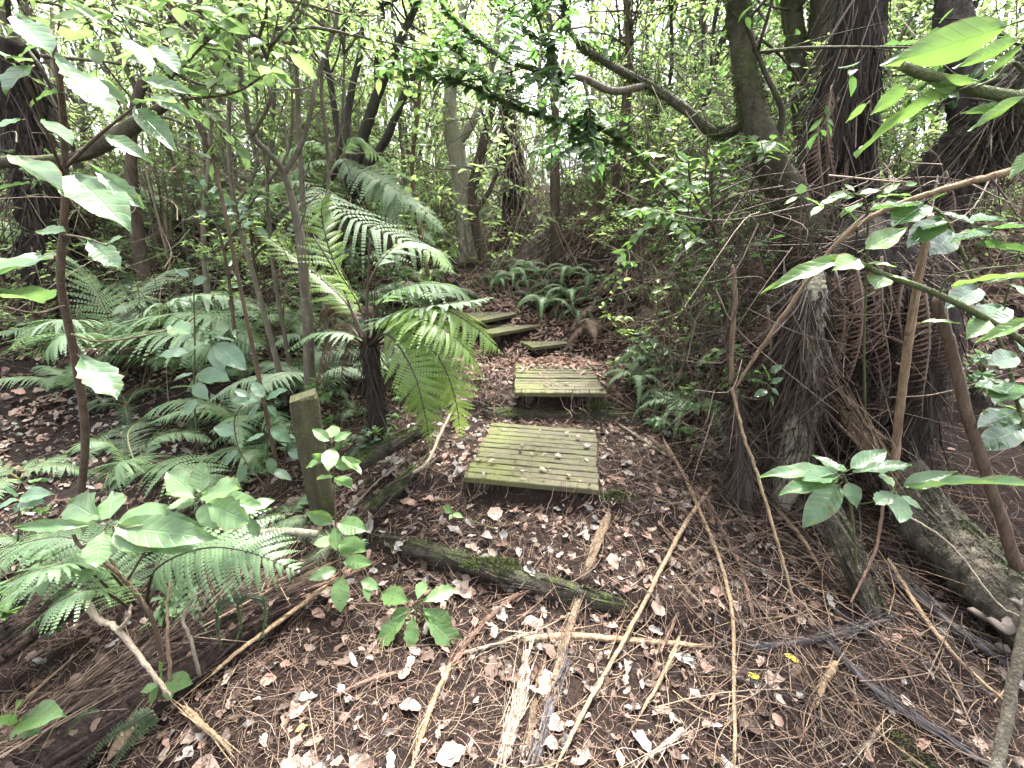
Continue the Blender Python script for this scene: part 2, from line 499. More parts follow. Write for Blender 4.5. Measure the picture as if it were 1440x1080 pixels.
M['black_stalk'] = plain_mat('black_frond_stalk', (.010, .008, .009), (.045, .036, .036), 30, .6, .3, .3)
M['split_wood'] = bark_mat('splintered_wood', (.07, .045, .028), (.31, .225, .15), 0, sc=60, stretch=.04, bump=1)
M['pale_wood'] = bark_mat('bleached_wood', (.22, .16, .11), (.56, .47, .37), 0, sc=60, stretch=.04, bump=1)
M['log_red'] = bark_mat('rotting_red_log', (.014, .009, .007), (.07, .044, .034), 0, sc=26, stretch=.12, bump=1)
M['log_moss'] = bark_mat('mossy_log', (.012, .009, .007), (.05, .04, .03), .5, mosscol=(.04, .055, .012), sc=26)
M['log_grey'] = bark_mat('grey_mossy_log', (.022, .018, .013), (.105, .088, .066), .45, mosscol=(.03, .038, .014), lichen=.3, sc=22, bump=1)
M['post'] = bark_mat('mossy_post', (.022, .02, .011), (.075, .07, .036), .6, mosscol=(.06, .07, .016), sc=22, updown=.15)
M['moss'] = plain_mat('moss_cushion', (.016, .024, .005), (.06, .078, .016), 70, .95, 1)
M['dead_tan'] = plain_mat('tan_dead_leaf', (.13, .088, .066), (.38, .285, .225), 22, .65, .4, trans=.12)
M['dead_pink'] = plain_mat('pinkish_dead_leaf', (.10, .055, .04), (.29, .175, .13), 22, .65, .4, trans=.12)
M['dead_brown'] = plain_mat('brown_dead_leaf', (.03, .017, .011), (.11, .066, .045), 22, .65, .4, trans=.1)
M['dead_grey'] = plain_mat('grey_dead_leaf', (.10, .093, .083), (.26, .24, .215), 22, .6, .4, trans=.1)
M['dead_yellow'] = plain_mat('yellow_leaf', (.42, .33, .03), (.66, .55, .09), 30, .5, .2, trans=.3)
M['dead_red'] = plain_mat('rust_red_litter', (.11, .058, .042), (.31, .20, .155), 22, .75, .3, trans=.1)
M['twig'] = plain_mat('twig', (.04, .026, .018), (.24, .165, .11), 12, .8, .3)
M['humus'] = plain_mat('fine_dark_mulch', (.010, .0045, .003), (.062, .030, .020), 12, .9, .3)
M['fungus'] = plain_mat('bracket_fungus', (.035, .026, .022), (.11, .085, .07), 18, .7, .5)
M['vine'] = bark_mat('vine_bark', (.10, .085, .06), (.26, .22, .16), .15, sc=60)


def soil_mat():
    k = NT('forest_soil')
    co = k.n('ShaderNodeTexCoord').outputs['Object']
    a = k.noise(co, 3, 5, .65); b = k.noise(co, 45, 5, .7); c = k.noise(co, 160, 3)
    col = k.mix(k.ramp(b, .3, .7), (.006, .003, .002), (.030, .0155, .0105))
    col = k.mix(k.math('MULTIPLY', k.ramp(a, .45, .7), .6), col, (.014, .0075, .0055))
    cr = k.ramp(c, .62, .72)
    col = k.mix(k.math('MULTIPLY', cr, .35), col, (.06, .042, .032))
    g = k.ramp(k.noise(co, 1.7, 4, .6), .60, .72)
    col = k.mix(k.math('MULTIPLY', g, .5), col, (.011, .0125, .006))
    h = k.math('ADD', b, k.math('MULTIPLY', c, .35))
    return k.done(k.bsdf(col, .9, k.bump(h, 1.0, .035), .25))


def plank_mat():
    k = NT('mossy_plank')
    co = k.n('ShaderNodeTexCoord').outputs['Object']
    v = k.n('ShaderNodeAttribute', attribute_name='var').outputs['Fac']
    gr = k.noise(k.scaled(co, (3, 60, 40)), 1.6, 5, .7, .4)
    st = k.noise(co, 9, 4, .65)
    col = k.mix(k.ramp(gr, .3, .7), (.026, .024, .011), (.092, .085, .038))
    col = k.mix(k.math('MULTIPLY', v, .45), col, (.055, .06, .02))
    col = k.mix(k.math('MULTIPLY', k.ramp(st, .44, .62), .75), col, (.048, .036, .024))
    sx = k.n('ShaderNodeSeparateXYZ'); k.l(co, sx.inputs[0])
    mf = k.ramp(k.math('SUBTRACT', k.noise(co, 5, 5, .7), k.math('MULTIPLY', sx.outputs[0], .42)), .48, .74)
    mc = k.mix(k.noise(co, 90, 2), (.04, .052, .008), (.125, .14, .022))
    col = k.mix(k.math('MULTIPLY', mf, .8), col, mc)
    h = k.math('ADD', gr, k.math('MULTIPLY', mf, k.noise(co, 220, 2)))
    return k.done(k.bsdf(col, .72, k.bump(h, .6, .006), .4))


M['soil'] = soil_mat()
M['plank'] = plank_mat()

# ------------------------------------------------------------------ ground
def axis(lo, hi, c0, c1, fine):
    a = [c0]
    while a[-1] < c1: a.append(a[-1] + fine)
    s = fine
    while a[-1] < hi: s *= 1.13; a.append(a[-1] + s)
    s = fine
    while a[0] > lo: s *= 1.13; a.insert(0, a[0] - s)
    return np.array(a)


xs = axis(-70, 70, -2.6, 3.0, .022); ys = axis(-20, 110, .5, 4.4, .022)
X, Y = np.meshgrid(xs, ys)
Z = H(X, Y) + rng.normal(0, .005, X.shape) * (np.abs(X) < 5)
g = Geo(); nx = len(xs)
ii, jj = np.meshgrid(np.arange(len(ys) - 1), np.arange(nx - 1), indexing='ij')
q0 = (ii * nx + jj).ravel()
g.add(np.stack([X, Y, Z], -1), np.stack([q0, q0 + 1, q0 + nx + 1, q0 + nx], -1))
me = g.mesh('ground', M['soil'])
ground = bpy.data.objects.new('ground', me); COL.objects.link(ground); ground['kind'] = 'structure'


# ------------------------------------------------------------------ timber steps
def timber_step(FL, FR, length, z, n, label, thick=.032, missing=0.0):
    c = (FL + FR) / 2; w = np.linalg.norm((FR - FL)[:2]); ang = math.atan2(FR[1] - FL[1], FR[0] - FL[0])
    root = thing('timber_step', label, 'wooden step', (c[0], c[1], z), 'plank steps climbing the forest path')
    root.rotation_euler = (0, 0, ang)

    def put(name, g, m):
        o = bpy.data.objects.new(name, g.mesh(name, m, smooth=False)); COL.objects.link(o); o.parent = root; return o
    g = Geo(); pitch = length / n
    for i in range(n):
        y0 = i * pitch + U(.001, .004); y1 = (i + 1) * pitch - U(.004, .009)
        xa = -w / 2 + U(-.008, .008); xb = w / 2 + U(-.008, .008); dz = U(-.004, .003); tl = U(-.003, .003)
        xsn = np.linspace(xa, xb, 14); V = []
        for x in xsn:
            wob = rng.normal(0, .0015, 4); b = .004
            V += [[x, y0 + wob[0], dz - thick], [x, y0 + wob[0], dz - b], [x, y0 + b + wob[1], dz], [x, y1 - b + wob[2], dz + tl], [x, y1 + wob[3], dz + tl - b], [x, y1 + wob[3], dz - thick]]
        V = np.array(V); Q = []
        for a in range(13):
            for e in range(6): Q.append([a * 6 + e, a * 6 + (e + 1) % 6, (a + 1) * 6 + (e + 1) % 6, (a + 1) * 6 + e])
        for e0 in (0, 13 * 6): Q += [[e0, e0 + 1, e0 + 4, e0 + 5], [e0 + 1, e0 + 2, e0 + 3, e0 + 4]]
        g.add(V, Q, V[:, :2] + .5, U(0, 1))
    put('deck', g, M['plank'])
    for s in (-1, 1):
        g = Geo(); x = s * (w / 2 - .10)
        tube(g, [[x, .05, -thick - .038], [x, length - .02, -thick - .038]], .045, 4, seg=5, noise=.02)
        put('bearer', g, M['bark_dark'])
    return root


timber_step(on_z(652, 672, .35), on_z(841, 690, .35), .74, .352, 12, 'largest and nearest plank step, greenish boards with mossy near corner')
timber_step(on_z(724, 552, .53), on_z(851, 553, .53), .86, .532, 13, 'second plank step up the path, mossy boards half covered by rusty leaves')
timber_step(on_z(748, 489, .625), on_z(800, 483, .625), .36, .628, 5, 'small tilted plank step mostly buried in rust red litter')
timber_step(on_z(692, 470, .74), on_z(762, 458, .74), .44, .742, 6, 'plank step turned to the left above the buried one')
timber_step(on_z(674, 452, .83), on_z(729, 441, .83), .42, .832, 5, 'topmost plank step at the far end of the path')


# ------------------------------------------------------------------ riser logs, rails, post
def skin_bits(g, P, rad, strips, fuzz):
    """peeling strips of bark along a trunk, and moss tufts on its upper side"""
    C = spline(P, 60); T = nrm(np.gradient(C, axis=0)); R_ = np.broadcast_to(np.asarray(rad, float), (len(np.atleast_1d(rad)) if np.ndim(rad) else 2,)); rr = np.interp(np.linspace(0, 1, 60), np.linspace(0, 1, len(R_)), R_)
    for n, moss in ((strips, 0), (fuzz, 1)):
        if not n: continue
        i = rng.integers(0, 60, n)
        if moss: i = i[np.sin(i * .41 + P[0][0] * 9) + rng.normal(0, .6, n) > 0]; n = len(i)
        sd = nrm(np.cross(T[i], [.01, .02, 1])); up = np.cross(sd, T[i]); az = rng.normal(0, .75 if moss else 1.0, n)
        D = sd * np.sin(az)[:, None] + up * np.cos(az)[:, None]; p = C[i] + D * (rr[i] * 1.0)[:, None] + T[i] * U(-.02, .02, n)[:, None]
        if moss: leaves(g, p, nrm(D + rng.normal(0, .6, (n, 3))), rdir(n), U(.006, .018, n), U(.003, .006, n), T_SIMPLE, None, None, 1)
        else: leaves(g, p + D * .004, nrm(T[i] * np.where(U(0, 1, n) < .5, 1, -1)[:, None] + rng.normal(0, .12, (n, 3))), nrm(D + rng.normal(0, .5, (n, 3))), U(.04, .28, n), U(.004, .016, n), T_RIB, None, U(-.12, .12, n))


def log(name, label, cat, P, rad, mat, sides=12, seg=24, noise=.08, group=None, flat=1.0, strips=0, fuzz=0):
    g = Geo(); tube(g, P, rad, sides, seg=seg, noise=noise, flat=flat)
    skin_bits(g, P, rad, strips, fuzz)
    o = g.build(name, [mat, M['moss']]); return tag(o, label, cat, group)


def gl(pts, lift): return [gp(u, v, lift) for u, v in pts]


log('riser_log', 'dark squared riser timber under the nearest plank step', 'log', [on_z(572, 664, .235), on_z(700, 686, .235), on_z(850, 704, .23), on_z(965, 722, .225)], .05, M['bark_dark'], seg=60, sides=16, noise=.12, strips=140, fuzz=700)
log('riser_log', 'mossy riser beam under the second plank step', 'log', [at(683, 582, 2.91), at(760, 588, 2.91), at(850, 589, 2.89), at(918, 592, 2.85)], [.06, .065, .065, .055], M['log_moss'], seg=60, sides=16, noise=.12, strips=140, fuzz=1800)
log('riser_log', 'curved mossy riser log half sunk in the dirt', 'log', [on_z(538, 758, .125), on_z(620, 779, .13), on_z(740, 816, .105), on_z(835, 842, .09), on_z(930, 866, .05), on_z(1000, 874, .02)],
    [.03, .045, .052, .05, .045, .04], M['log_moss'], seg=70, sides=18, noise=.13, strips=160, fuzz=2600)
log('edge_rail', 'bright mossy rail beside the square post and the central fern', 'rail', [on_z(505, 652, .42), on_z(555, 625, .44), on_z(604, 600, .46)], .042, M['log_moss'], noise=.12, sides=18, seg=40, strips=40, fuzz=2600)
log('edge_rail', 'short mossy rail half hidden by the forked pale branch', 'rail', [on_z(520, 715, .27), on_z(560, 683, .3), on_z(585, 660, .32)], .03, M['log_moss'], noise=.12, sides=18, seg=40, strips=40, fuzz=2600)

pb = at(452, 705, 1.95); pt = at(426, 557, 1.95)
pst = thing('wooden_post', 'square mossy cut post leaning at the edge of the path', 'post', (pb[0], pb[1], pb[2]))
pst.rotation_euler = (R(-2), math.atan2(pt[0] - pb[0], pt[2] - pb[2]), R(24))
hh = float(np.linalg.norm(pt - pb)); g = Geo()
zz = np.concatenate([[-.2], np.linspace(-.05, hh - .012, 10), [hh]])
V = []
for i, z in enumerate(zz):
    s = .062 if i < len(zz) - 1 else .056
    for (a, b) in ((-1, -.8), (-.8, -1), (.8, -1), (1, -.8), (1, .8), (.8, 1), (-.8, 1), (-1, .8)):
        V.append([a * s + rng.normal(0, .0025), b * s + rng.normal(0, .0025), z + (.012 * a if i == len(zz) - 1 else 0)])
Q = [[i * 8 + e, i * 8 + (e + 1) % 8, (i + 1) * 8 + (e + 1) % 8, (i + 1) * 8 + e] for i in range(len(zz) - 1) for e in range(8)]
t0 = (len(zz) - 1) * 8
Q += [[t0, t0 + 1, t0 + 2, t0 + 3], [t0, t0 + 3, t0 + 4, t0 + 7], [t0 + 4, t0 + 5, t0 + 6, t0 + 7]]
g.add(V, Q)
o = bpy.data.objects.new('shaft', g.mesh('shaft', M['post'], smooth=False)); COL.objects.link(o); o.parent = pst

# fallen logs
LOGA = [on_z(-60, 1130, -.05), on_z(90, 1036, -.02), on_z(215, 955, .03), on_z(330, 875, .10), on_z(400, 838, .12)]
log('fallen_log', 'rotting reddish tree fern log lying in the near left corner', 'log', [*LOGA],
    [.13, .125, .115, .10, .07], M['log_red'], 26, 90, .14, strips=900, fuzz=300)
log('fallen_log', 'dull brown log parallel to the rotting reddish one', 'log', [on_z(-120, 1010, .1), on_z(20, 900, .12), on_z(140, 830, .15)], [.05, .05, .04], M['log_red'], 22, 60, .16, strips=500, fuzz=500)
log('fallen_log', 'leaning mossy pole among the sticks behind the glossy rosette', 'log', [at(1150, 690, 1.66), at(1190, 770, 1.5), at(1228, 868, 1.36)], [.036, .042, .046], M['log_grey'], 18, 50, .12, strips=120, fuzz=1400)
P, r = px([(1262, 655, 1.85, 24), (1310, 735, 1.66, 34), (1375, 800, 1.45, 42), (1445, 862, 1.25, 50), (1520, 930, 1.1, 52)])
lg = thing('fallen_log', 'thick grey mossy log with bracket fungus by the frame edge', 'log', P[1])
g = Geo(); tube(g, P, r, 30, seg=90, noise=.12); skin_bits(g, P, r, 260, 3600); g.build('trunk', [M['log_grey'], M['moss']], lg)
for (u, v, Y, rad, tilt) in ((1378, 858, 1.28, .042, .1), (1405, 872, 1.2, .05, -.1), (1432, 845, 1.2, .03, .2)):
    g = Geo(); c = at(u, v, Y); th = np.linspace(-.2, math.pi + .2, 15); V = []
    for k, f in enumerate((.15, .6, 1.0, .97, .5, .12)):
        zz = (0, .006, -.004, -.013, -.014, -.02)[k]
        for t in th:
            w = 1 + .12 * math.sin(3 * t + tilt * 9)
            V.append(c + np.array([-math.cos(t) * rad * f * w, -math.sin(t) * rad * f * w, zz + .012 * math.sin(2 * t + 1) * f]))
    g.add(V, [[a * 15 + b, a * 15 + b + 1, (a + 1) * 15 + b + 1, (a + 1) * 15 + b] for a in range(5) for b in range(14)])
    g.build('bracket_fungus', M['fungus'], lg)
log('fallen_log', 'pale yellowish rotten pole behind the broad leaf sapling on the left', 'log', [on_z(345, 752, .28), on_z(400, 747, .28), on_z(446, 751, .27)], .018, M['bark_pale'], 9, 14, .1)
log('fallen_log', 'dark green fallen trunk on the far right bank', 'log', [at(872, 322, 6.2), at(915, 312, 6.2), at(975, 296, 6.2)], [.10, .12, .12], M['bark_dark'], 12, 16, .06)
log('stump', 'broken pale brown stub of wood below the hanging roots', 'stump', [at(1192, 582, 1.95), at(1212, 610, 1.9), at(1240, 655, 1.82)], [.03, .045, .05], M['split_wood'], 14, 24, .2, strips=160)

# ------------------------------------------------------------------ tree tools
def fibres(g, P, rad, n, lmin, lmax, w, out=.15, trange=(0, 1), mi=0, curl=.0):
    """strips hanging down over a trunk"""
    P = np.asarray(P, float); C = spline(P, 60); rr = np.interp(np.linspace(0, 1, 60), np.linspace(0, 1, len(P)), rad)
    t = (U(trange[0], trange[1], n) * 59).astype(int); az = U(0, 2 * math.pi, n)
    D = np.stack([np.cos(az), np.sin(az), 0 * az], -1)
    B = C[t] + D * (rr[t] * U(.92, 1.15, n))[:, None]
    leaves(g, B, nrm(np.array([0, 0, -1.]) + D * U(-.02, out, n)[:, None] + rng.normal(0, .2 + out * .3, (n, 3))), D + rng.normal(0, .3, (n, 3)), U(lmin, lmax, n), w * U(.4, 1.4, n), T_RIB,
           None, U(-.25, .25, n) + curl, mi)


def crown_leaves(gt, gc, base, n_limb, length, per, L, wr=.5, tpl=T_MID, up=(.0, .9), clump=6, r0=.012, droop=.3, twig_r=.0022):
    """limbs from base points, twigs off the limbs, leaves along the twigs"""
    PP = []; DD = []
    for i in range(n_limb):
        b = base[rng.integers(len(base))]; az = U(0, 6.283); d = nrm([math.cos(az), math.sin(az), U(*up)]); l = length * U(.6, 1.25)
        pts = [b]
        for s in range(4):
            d = nrm(d + rng.normal(0, .22, 3) + np.array([0, 0, .06 - droop * .25 * s / 3])); pts.append(pts[-1] + d * l / 4)
        pts = spline(pts, 9); tube(gt, pts, np.linspace(r0, .003, 9), 5, noise=.05)
        for k in range(clump):
            q = pts[rng.integers(3, 9)]; td = nrm(d * .6 + rng.normal(0, .65, 3)); tl = length * U(.18, .42)
            e = [q, q + td * tl * .5, q + td * tl + np.array([0, 0, -droop * tl * .5])]; e = spline(e, 5)
            tube(gt, e, np.linspace(twig_r * 1.5, twig_r * .5, 5), 3, cap=False)
            s = U(.15, 1, per); PP.append(np.stack([np.interp(s, np.linspace(0, 1, 5), e[:, c]) for c in range(3)], -1)); DD.append(np.tile(td, (per, 1)))
    P = np.concatenate(PP); D = np.concatenate(DD); n = len(P)
    leaves(gc, P, nrm(D * .6 + rdir(n, -.5, .3)), upn(n, .5), L * U(.6, 1.2, n), L * wr * U(.7, 1.2, n), tpl, None, U(-.1, .3, n))


def proto_tree(name, label, cat, group, h, r0, mats, nl, per, L, wr=.5, lo=.25, length=1.2, clump=6, tpl=T_SIMPLE, forks=1, lean=.12, up=(.1, 1.0), droop=.3):
    root = thing(name, label, cat, (0, 0, 0), group)
    gt, gc = Geo(), Geo(); base = []
    for f in range(forks):
        n = 9; dirv = rng.normal(0, lean, 2) + (np.array([math.cos(f * 2.4), math.sin(f * 2.4)]) * .16 if forks > 1 else 0)
        z = np.linspace(-.25, h * U(.85, 1.05), n); wob = np.cumsum(rng.normal(0, .035 * h / 4, (n, 2)), 0)
        P = np.stack([dirv[0] * np.maximum(z, 0) + wob[:, 0] * (z > 0), dirv[1] * np.maximum(z, 0) + wob[:, 1] * (z > 0), z], -1)
        rr = r0 * (1 - .75 * np.linspace(0, 1, n)); rr[0] *= 1.4
        tube(gt, P, rr, 9, seg=26, noise=.09)
        C = spline(P, 40); base += list(C[int(lo * 40):])
    crown_leaves(gt, gc, base, nl, length, per, L, wr, tpl, up, clump, r0 * .33, droop)
    for nme, gg, mm in (('trunk', gt, mats[0]), ('crown', gc, mats[1])):
        o = bpy.data.objects.new(nme, gg.mesh(nme, mm)); COL.objects.link(o); o.parent = root
    return root


def hero_tree(name, label, cat, stems, mat, crown=None, fib=None, group=None, sides=12, noise=.08, fuzz=0, twigs=0, rootless=False):
    """stems: list of pixel polylines, first is the main trunk (bottom first)"""
    P, r = px(stems[0]); base = P[0].copy(); base[2] = min(base[2], float(H(base[0], base[1])))
    root = thing(name, label, cat, base, group)
    gt = Geo(); allP = []
    for i, st in enumerate(stems):
        P, r = px(st)
        if i == 0:
            gz = float(H(P[0][0], P[0][1]))
            if P[0][2] > gz: P = np.vstack([[P[0][0], P[0][1], gz - .12], P]); r = np.concatenate([[r[0] * 1.25], r])
            main = (P, r)
        tube(gt, P, r, sides if i == 0 else max(6, sides - 4), seg=max(16, len(P) * (18 if sides >= 20 else 7)), noise=noise)
        allP.append((P, r))
    if twigs:
        for _ in range(twigs):
            P, r = allP[rng.integers(len(allP))]; C = spline(P, 30); b = C[rng.integers(8, 30)]; d = rdir(1, .0, 1.2)[0]; l = U(.2, .6)
            e = spline([b, b + d * l * .5 + rng.normal(0, .03, 3), b + d * l + rng.normal(0, .08, 3)], 7)
            tube(gt, e, np.linspace(.004, .0012, 7), 4, cap=False)
    if crown:
        cm, n_limb, length, per, L, wr, zoff = crown
        g2 = Geo(); tops = [p[-1] + np.array([0, 0, z]) * (z > 0) * 0 for p, _ in allP for z in (0,)]
        for P, r in allP: tops += list(spline(P, 24)[18:])
        crown_leaves(gt, g2, tops, n_limb, length, per, L, wr, T_MID, (.0, .8), 6, .01)
        g2.build('crown', M[cm], root)
    gt.build('trunk', mat, root)
    if fuzz:
        g2 = Geo()
        for P, r in allP[:2]:
            C = spline(P, 80); rr = np.interp(np.linspace(0, 1, 80), np.linspace(0, 1, len(P)), r); T = nrm(np.gradient(C, axis=0))
            i = rng.integers(0, 80, fuzz); i = i[np.sin(i * .37 + 1) + rng.normal(0, .7, fuzz) > -.1]; n = len(i); az = U(0, 6.283, n)
            A = nrm(np.cross(T[i], [.3, 1, .1])); B = np.cross(T[i], A); D = A * np.cos(az)[:, None] + B * np.sin(az)[:, None]
            leaves(g2, C[i] + D * (rr[i] * .98)[:, None] + T[i] * U(-.02, .02, n)[:, None], nrm(D + rng.normal(0, .5, (n, 3)) - np.array([0, 0, .4])), rdir(n), U(.010, .026, n), U(.003, .007, n), T_SIMPLE)
        g2.build('moss', M['moss'], root)
    if fib:
        g = Geo(); P, r = main
        for (m, n, a, b, w, out, tr) in fib:
            g2 = Geo(); fibres(g2, P, r, n, a, b, w, out, tr); g2.build('hanging_fibres', M[m], root)
    return root, main


# ------------------------------------------------------------------ trees seen one by one
hero_tree('tree', 'slender grey sapling tree forking low beside the square post', 'tree',
          [[(437, 556, 2.6, 7), (431, 440, 2.6, 6.5), (424, 350, 2.6, 6.5), (415, 300, 2.6, 5.5), (400, 245, 2.6, 4.5), (378, 215, 2.55, 4), (352, 185, 2.5, 3.8), (340, 120, 2.5, 3.5), (305, 85, 2.5, 3), (215, -5, 2.4, 2.5)],
           [(400, 245, 2.6, 3.6), (425, 200, 2.6, 3.6), (438, 150, 2.6, 3.2), (447, 105, 2.65, 2.8), (470, 40, 2.7, 2.4), (480, -20, 2.7, 2)],
           [(340, 120, 2.5, 4), (337, 60, 2.5, 3.5), (338, -20, 2.5, 3)],
           [(355, 190, 2.5, 3), (380, 140, 2.45, 2.5), (372, 100, 2.45, 2), (388, 40, 2.4, 2)]],
          M['bark_grey'], ('canopy_a', 24, .6, 8, .058, .42, .5), twigs=25)
hero_tree('sapling', 'straight thin pole close behind the forking grey sapling', 'sapling',
          [[(441, 540, 2.8, 4), (433, 400, 2.8, 4), (424, 250, 2.8, 3.5), (416, 80, 2.8, 3), (410, -20, 2.8, 2.5)]], M['bark_grey'], ('canopy_b', 8, .5, 6, .07, .42, .4), sides=8, twigs=8)
for lab, st in (('slim dark stem leaning in front of the left ferns', [(392, 520, 3.0, 4), (360, 400, 3.0, 3.5), (330, 290, 3.0, 3), (322, 150, 3.0, 3), (345, -20, 3.0, 2.5)]),
                ('thin wavering stem left of the forking grey sapling', [(405, 500, 3.2, 3), (385, 380, 3.2, 3), (376, 260, 3.2, 2.5), (386, 120, 3.2, 2.5), (372, -20, 3.2, 2)]),
                ('slender stem right of the forking grey sapling', [(462, 500, 3.3, 3.5), (455, 380, 3.3, 3), (462, 240, 3.3, 3), (452, 110, 3.3, 2.5), (468, -20, 3.3, 2)]),
                ('upright grey stem over the broad pale fern', [(300, 480, 3.6, 4), (286, 330, 3.6, 3.5), (296, 180, 3.6, 3), (270, 20, 3.6, 2.5), (262, -20, 3.6, 2)])):
    hero_tree('sapling', lab, 'sapling', [st, [(st[2][0], st[2][1], st[2][2], 2.2), (st[2][0] + U(15, 35), st[2][1] - 70, st[2][2], 1.8), (st[2][0] + U(10, 70), -15, st[2][2], 1.2)]], M['bark_grey'], ('canopy_g', 9, .5, 8, .05, .42, .4), sides=8, twigs=14)
hero_tree('tree', 'dark trunk with three black limbs rising behind the silvery fern fronds', 'tree',
          [[(520, 420, 5.2, 11), (508, 330, 4.9, 12), (500, 270, 4.6, 12), (496, 240, 4.4, 11), (512, 190, 4.4, 8), (528, 140, 4.4, 7), (548, 90, 4.4, 6), (575, 30, 4.4, 5), (595, -15, 4.4, 4)],
           [(498, 242, 4.4, 7), (488, 190, 4.4, 6), (492, 140, 4.45, 5), (510, 60, 4.5, 4), (520, -15, 4.5, 3)],
           [(510, 240, 4.4, 7), (540, 200, 4.35, 6), (556, 165, 4.3, 5), (575, 118, 4.3, 5), (600, 70, 4.3, 3)],
           [(533, 130, 4.4, 5), (530, 90, 4.4, 4), (538, 30, 4.4, 3), (536, -15, 4.4, 3)]],
          M['bark_dark'], ('canopy_a', 30, .9, 6, .08, .42, .7), twigs=30)
hero_tree('tree', 'crooked dark stem beside the black three limbed trunk', 'tree',
          [[(476, 400, 4.6, 9), (470, 300, 4.6, 9), (462, 255, 4.6, 7), (478, 225, 4.6, 5), (470, 150, 4.6, 4), (455, 60, 4.6, 4), (452, -20, 4.6, 3)]], M['bark_dark'], ('canopy_b', 14, .8, 6, .08, .42, .6), twigs=14)
hero_tree('tree', 'pale lichen covered trunk at the centre where the path bends away', 'tree',
          [[(652, 385, 6.0, 19), (655, 345, 6.0, 15), (652, 300, 6.0, 12), (648, 250, 6.0, 11), (640, 205, 6.0, 12), (632, 150, 6.0, 10), (640, 80, 6.0, 8), (655, -20, 6.0, 7)],
           [(655, 300, 6.0, 9), (668, 340, 5.95, 9), (680, 385, 5.9, 10)],
           [(640, 205, 6.0, 8), (668, 165, 6.0, 6), (690, 100, 6.1, 5), (705, 20, 6.2, 4)]],
          M['bark_pale'], ('canopy_b', 46, 1.5, 7, .1, .42, .3), twigs=14)
hero_tree('tree', 'leaning brown trunk touching the pale lichen covered one', 'tree',
          [[(684, 380, 5.9, 10), (670, 320, 5.9, 8), (664, 275, 5.95, 7), (672, 235, 6.0, 8), (690, 160, 6.1, 5), (720, 60, 6.2, 4)],
           [(668, 300, 5.9, 4), (690, 265, 5.8, 3), (705, 225, 5.7, 2.5)]], M['bark_red'], ('canopy_g', 18, 1.2, 6, .09, .42, .4), twigs=10)
hero_tree('tree', 'slender trunk with reddish foot standing right of the far steps', 'tree',
          [[(790, 392, 5.4, 9), (783, 340, 5.4, 8), (780, 270, 5.4, 7), (781, 190, 5.4, 6), (778, 100, 5.4, 5), (772, 20, 5.4, 4), (770, -20, 5.4, 4)]], M['bark_red'], ('canopy_c', 16, .9, 6, .075, .5, .5), twigs=20)
hero_tree('tree_fern', 'dead tree fern trunk wrapped in dry vines above the far steps', 'tree fern',
          [[(722, 372, 6.8, 14), (722, 300, 6.8, 14), (722, 240, 6.8, 13), (716, 180, 6.8, 10), (712, 90, 6.8, 8)]], M['bark_black'], None,
          [('fibre', 260, .3, .9, .022, .2, (.1, 1)), ('fibre_tan', 160, .3, 1.1, .02, .45, (.55, 1))])
hero_tree('tree', 'short mossy brown trunk on the far bank before the dark fallen trunk', 'tree',
          [[(866, 352, 5.6, 9), (866, 300, 5.6, 9), (870, 240, 5.6, 8), (880, 150, 5.6, 7), (885, 60, 5.6, 6), (880, -20, 5.6, 5)]], M['bark_red'], ('canopy_b', 22, 1.1, 6, .09, .45, .4), twigs=16)
hero_tree('tree', 'stout mossy trunk with pale scar bending out of the dark root mass', 'tree',
          [[(1150, 420, 2.75, 33), (1132, 340, 2.75, 26), (1105, 272, 2.75, 22), (1068, 190, 2.75, 20), (1050, 110, 2.75, 16), (1040, 30, 2.75, 14), (1034, -40, 2.75, 13)],
           [(1070, 195, 2.75, 9), (1050, 175, 2.8, 7), (1010, 188, 2.9, 6), (965, 155, 3.0, 6.5), (910, 118, 3.1, 5.5), (870, 98, 3.2, 5), (828, 72, 3.3, 4.5), (805, 50, 3.35, 3.5), (792, 10, 3.4, 3), (788, -20, 3.4, 3)],
           [(1085, 215, 2.75, 7), (1100, 160, 2.7, 4), (1075, 100, 2.7, 3.5), (1045, 20, 2.7, 3)],
           [(1035, 330, 3.0, 7), (1060, 400, 2.9, 8), (1075, 440, 2.85, 8)]],
          M['bark_moss'], ('canopy_c', 26, .9, 6, .075, .5, .5), sides=18, noise=.09, twigs=14, fuzz=9000)
hero_tree('tree', 'pair of furry moss trunks behind the stout bending one', 'tree',
          [[(1130, 330, 4.2, 22), (1140, 220, 4.2, 21), (1150, 120, 4.2, 20), (1158, 40, 4.2, 19), (1160, -40, 4.2, 18)],
           [(1140, 250, 4.2, 13), (1128, 150, 4.3, 13), (1118, 60, 4.3, 13), (1110, -40, 4.3, 13)]], M['bark_moss'], ('canopy_a', 20, 1.0, 6, .08, .45, .4), twigs=10, fuzz=7000)
hero_tree('tree_fern', 'dark fibrous tree fern trunk with long dry strips leaning outward', 'tree fern',
          [[(1125, 350, 3.0, 24), (1142, 260, 3.0, 22), (1170, 160, 3.0, 23), (1197, 70, 3.0, 26), (1224, -50, 3.0, 30)]], M['bark_black'], None,
          [('fibre', 800, .12, .5, .010, .18, (.05, 1)), ('fibre_tan', 46, .5, 1.1, .014, .05, (.45, 1))], sides=16, noise=.1)
hero_tree('tree_fern', 'straight dark tree fern trunk behind the leaning fibrous one', 'tree fern',
          [[(1205, 330, 3.3, 22), (1207, 200, 3.3, 22), (1212, 80, 3.3, 24), (1216, -50, 3.3, 26)]], M['bark_black'], None,
          [('fibre', 500, .12, .5, .011, .12, (.05, 1)), ('fibre_tan', 24, .5, 1.1, .014, .05, (.45, 1))], sides=14, noise=.1)
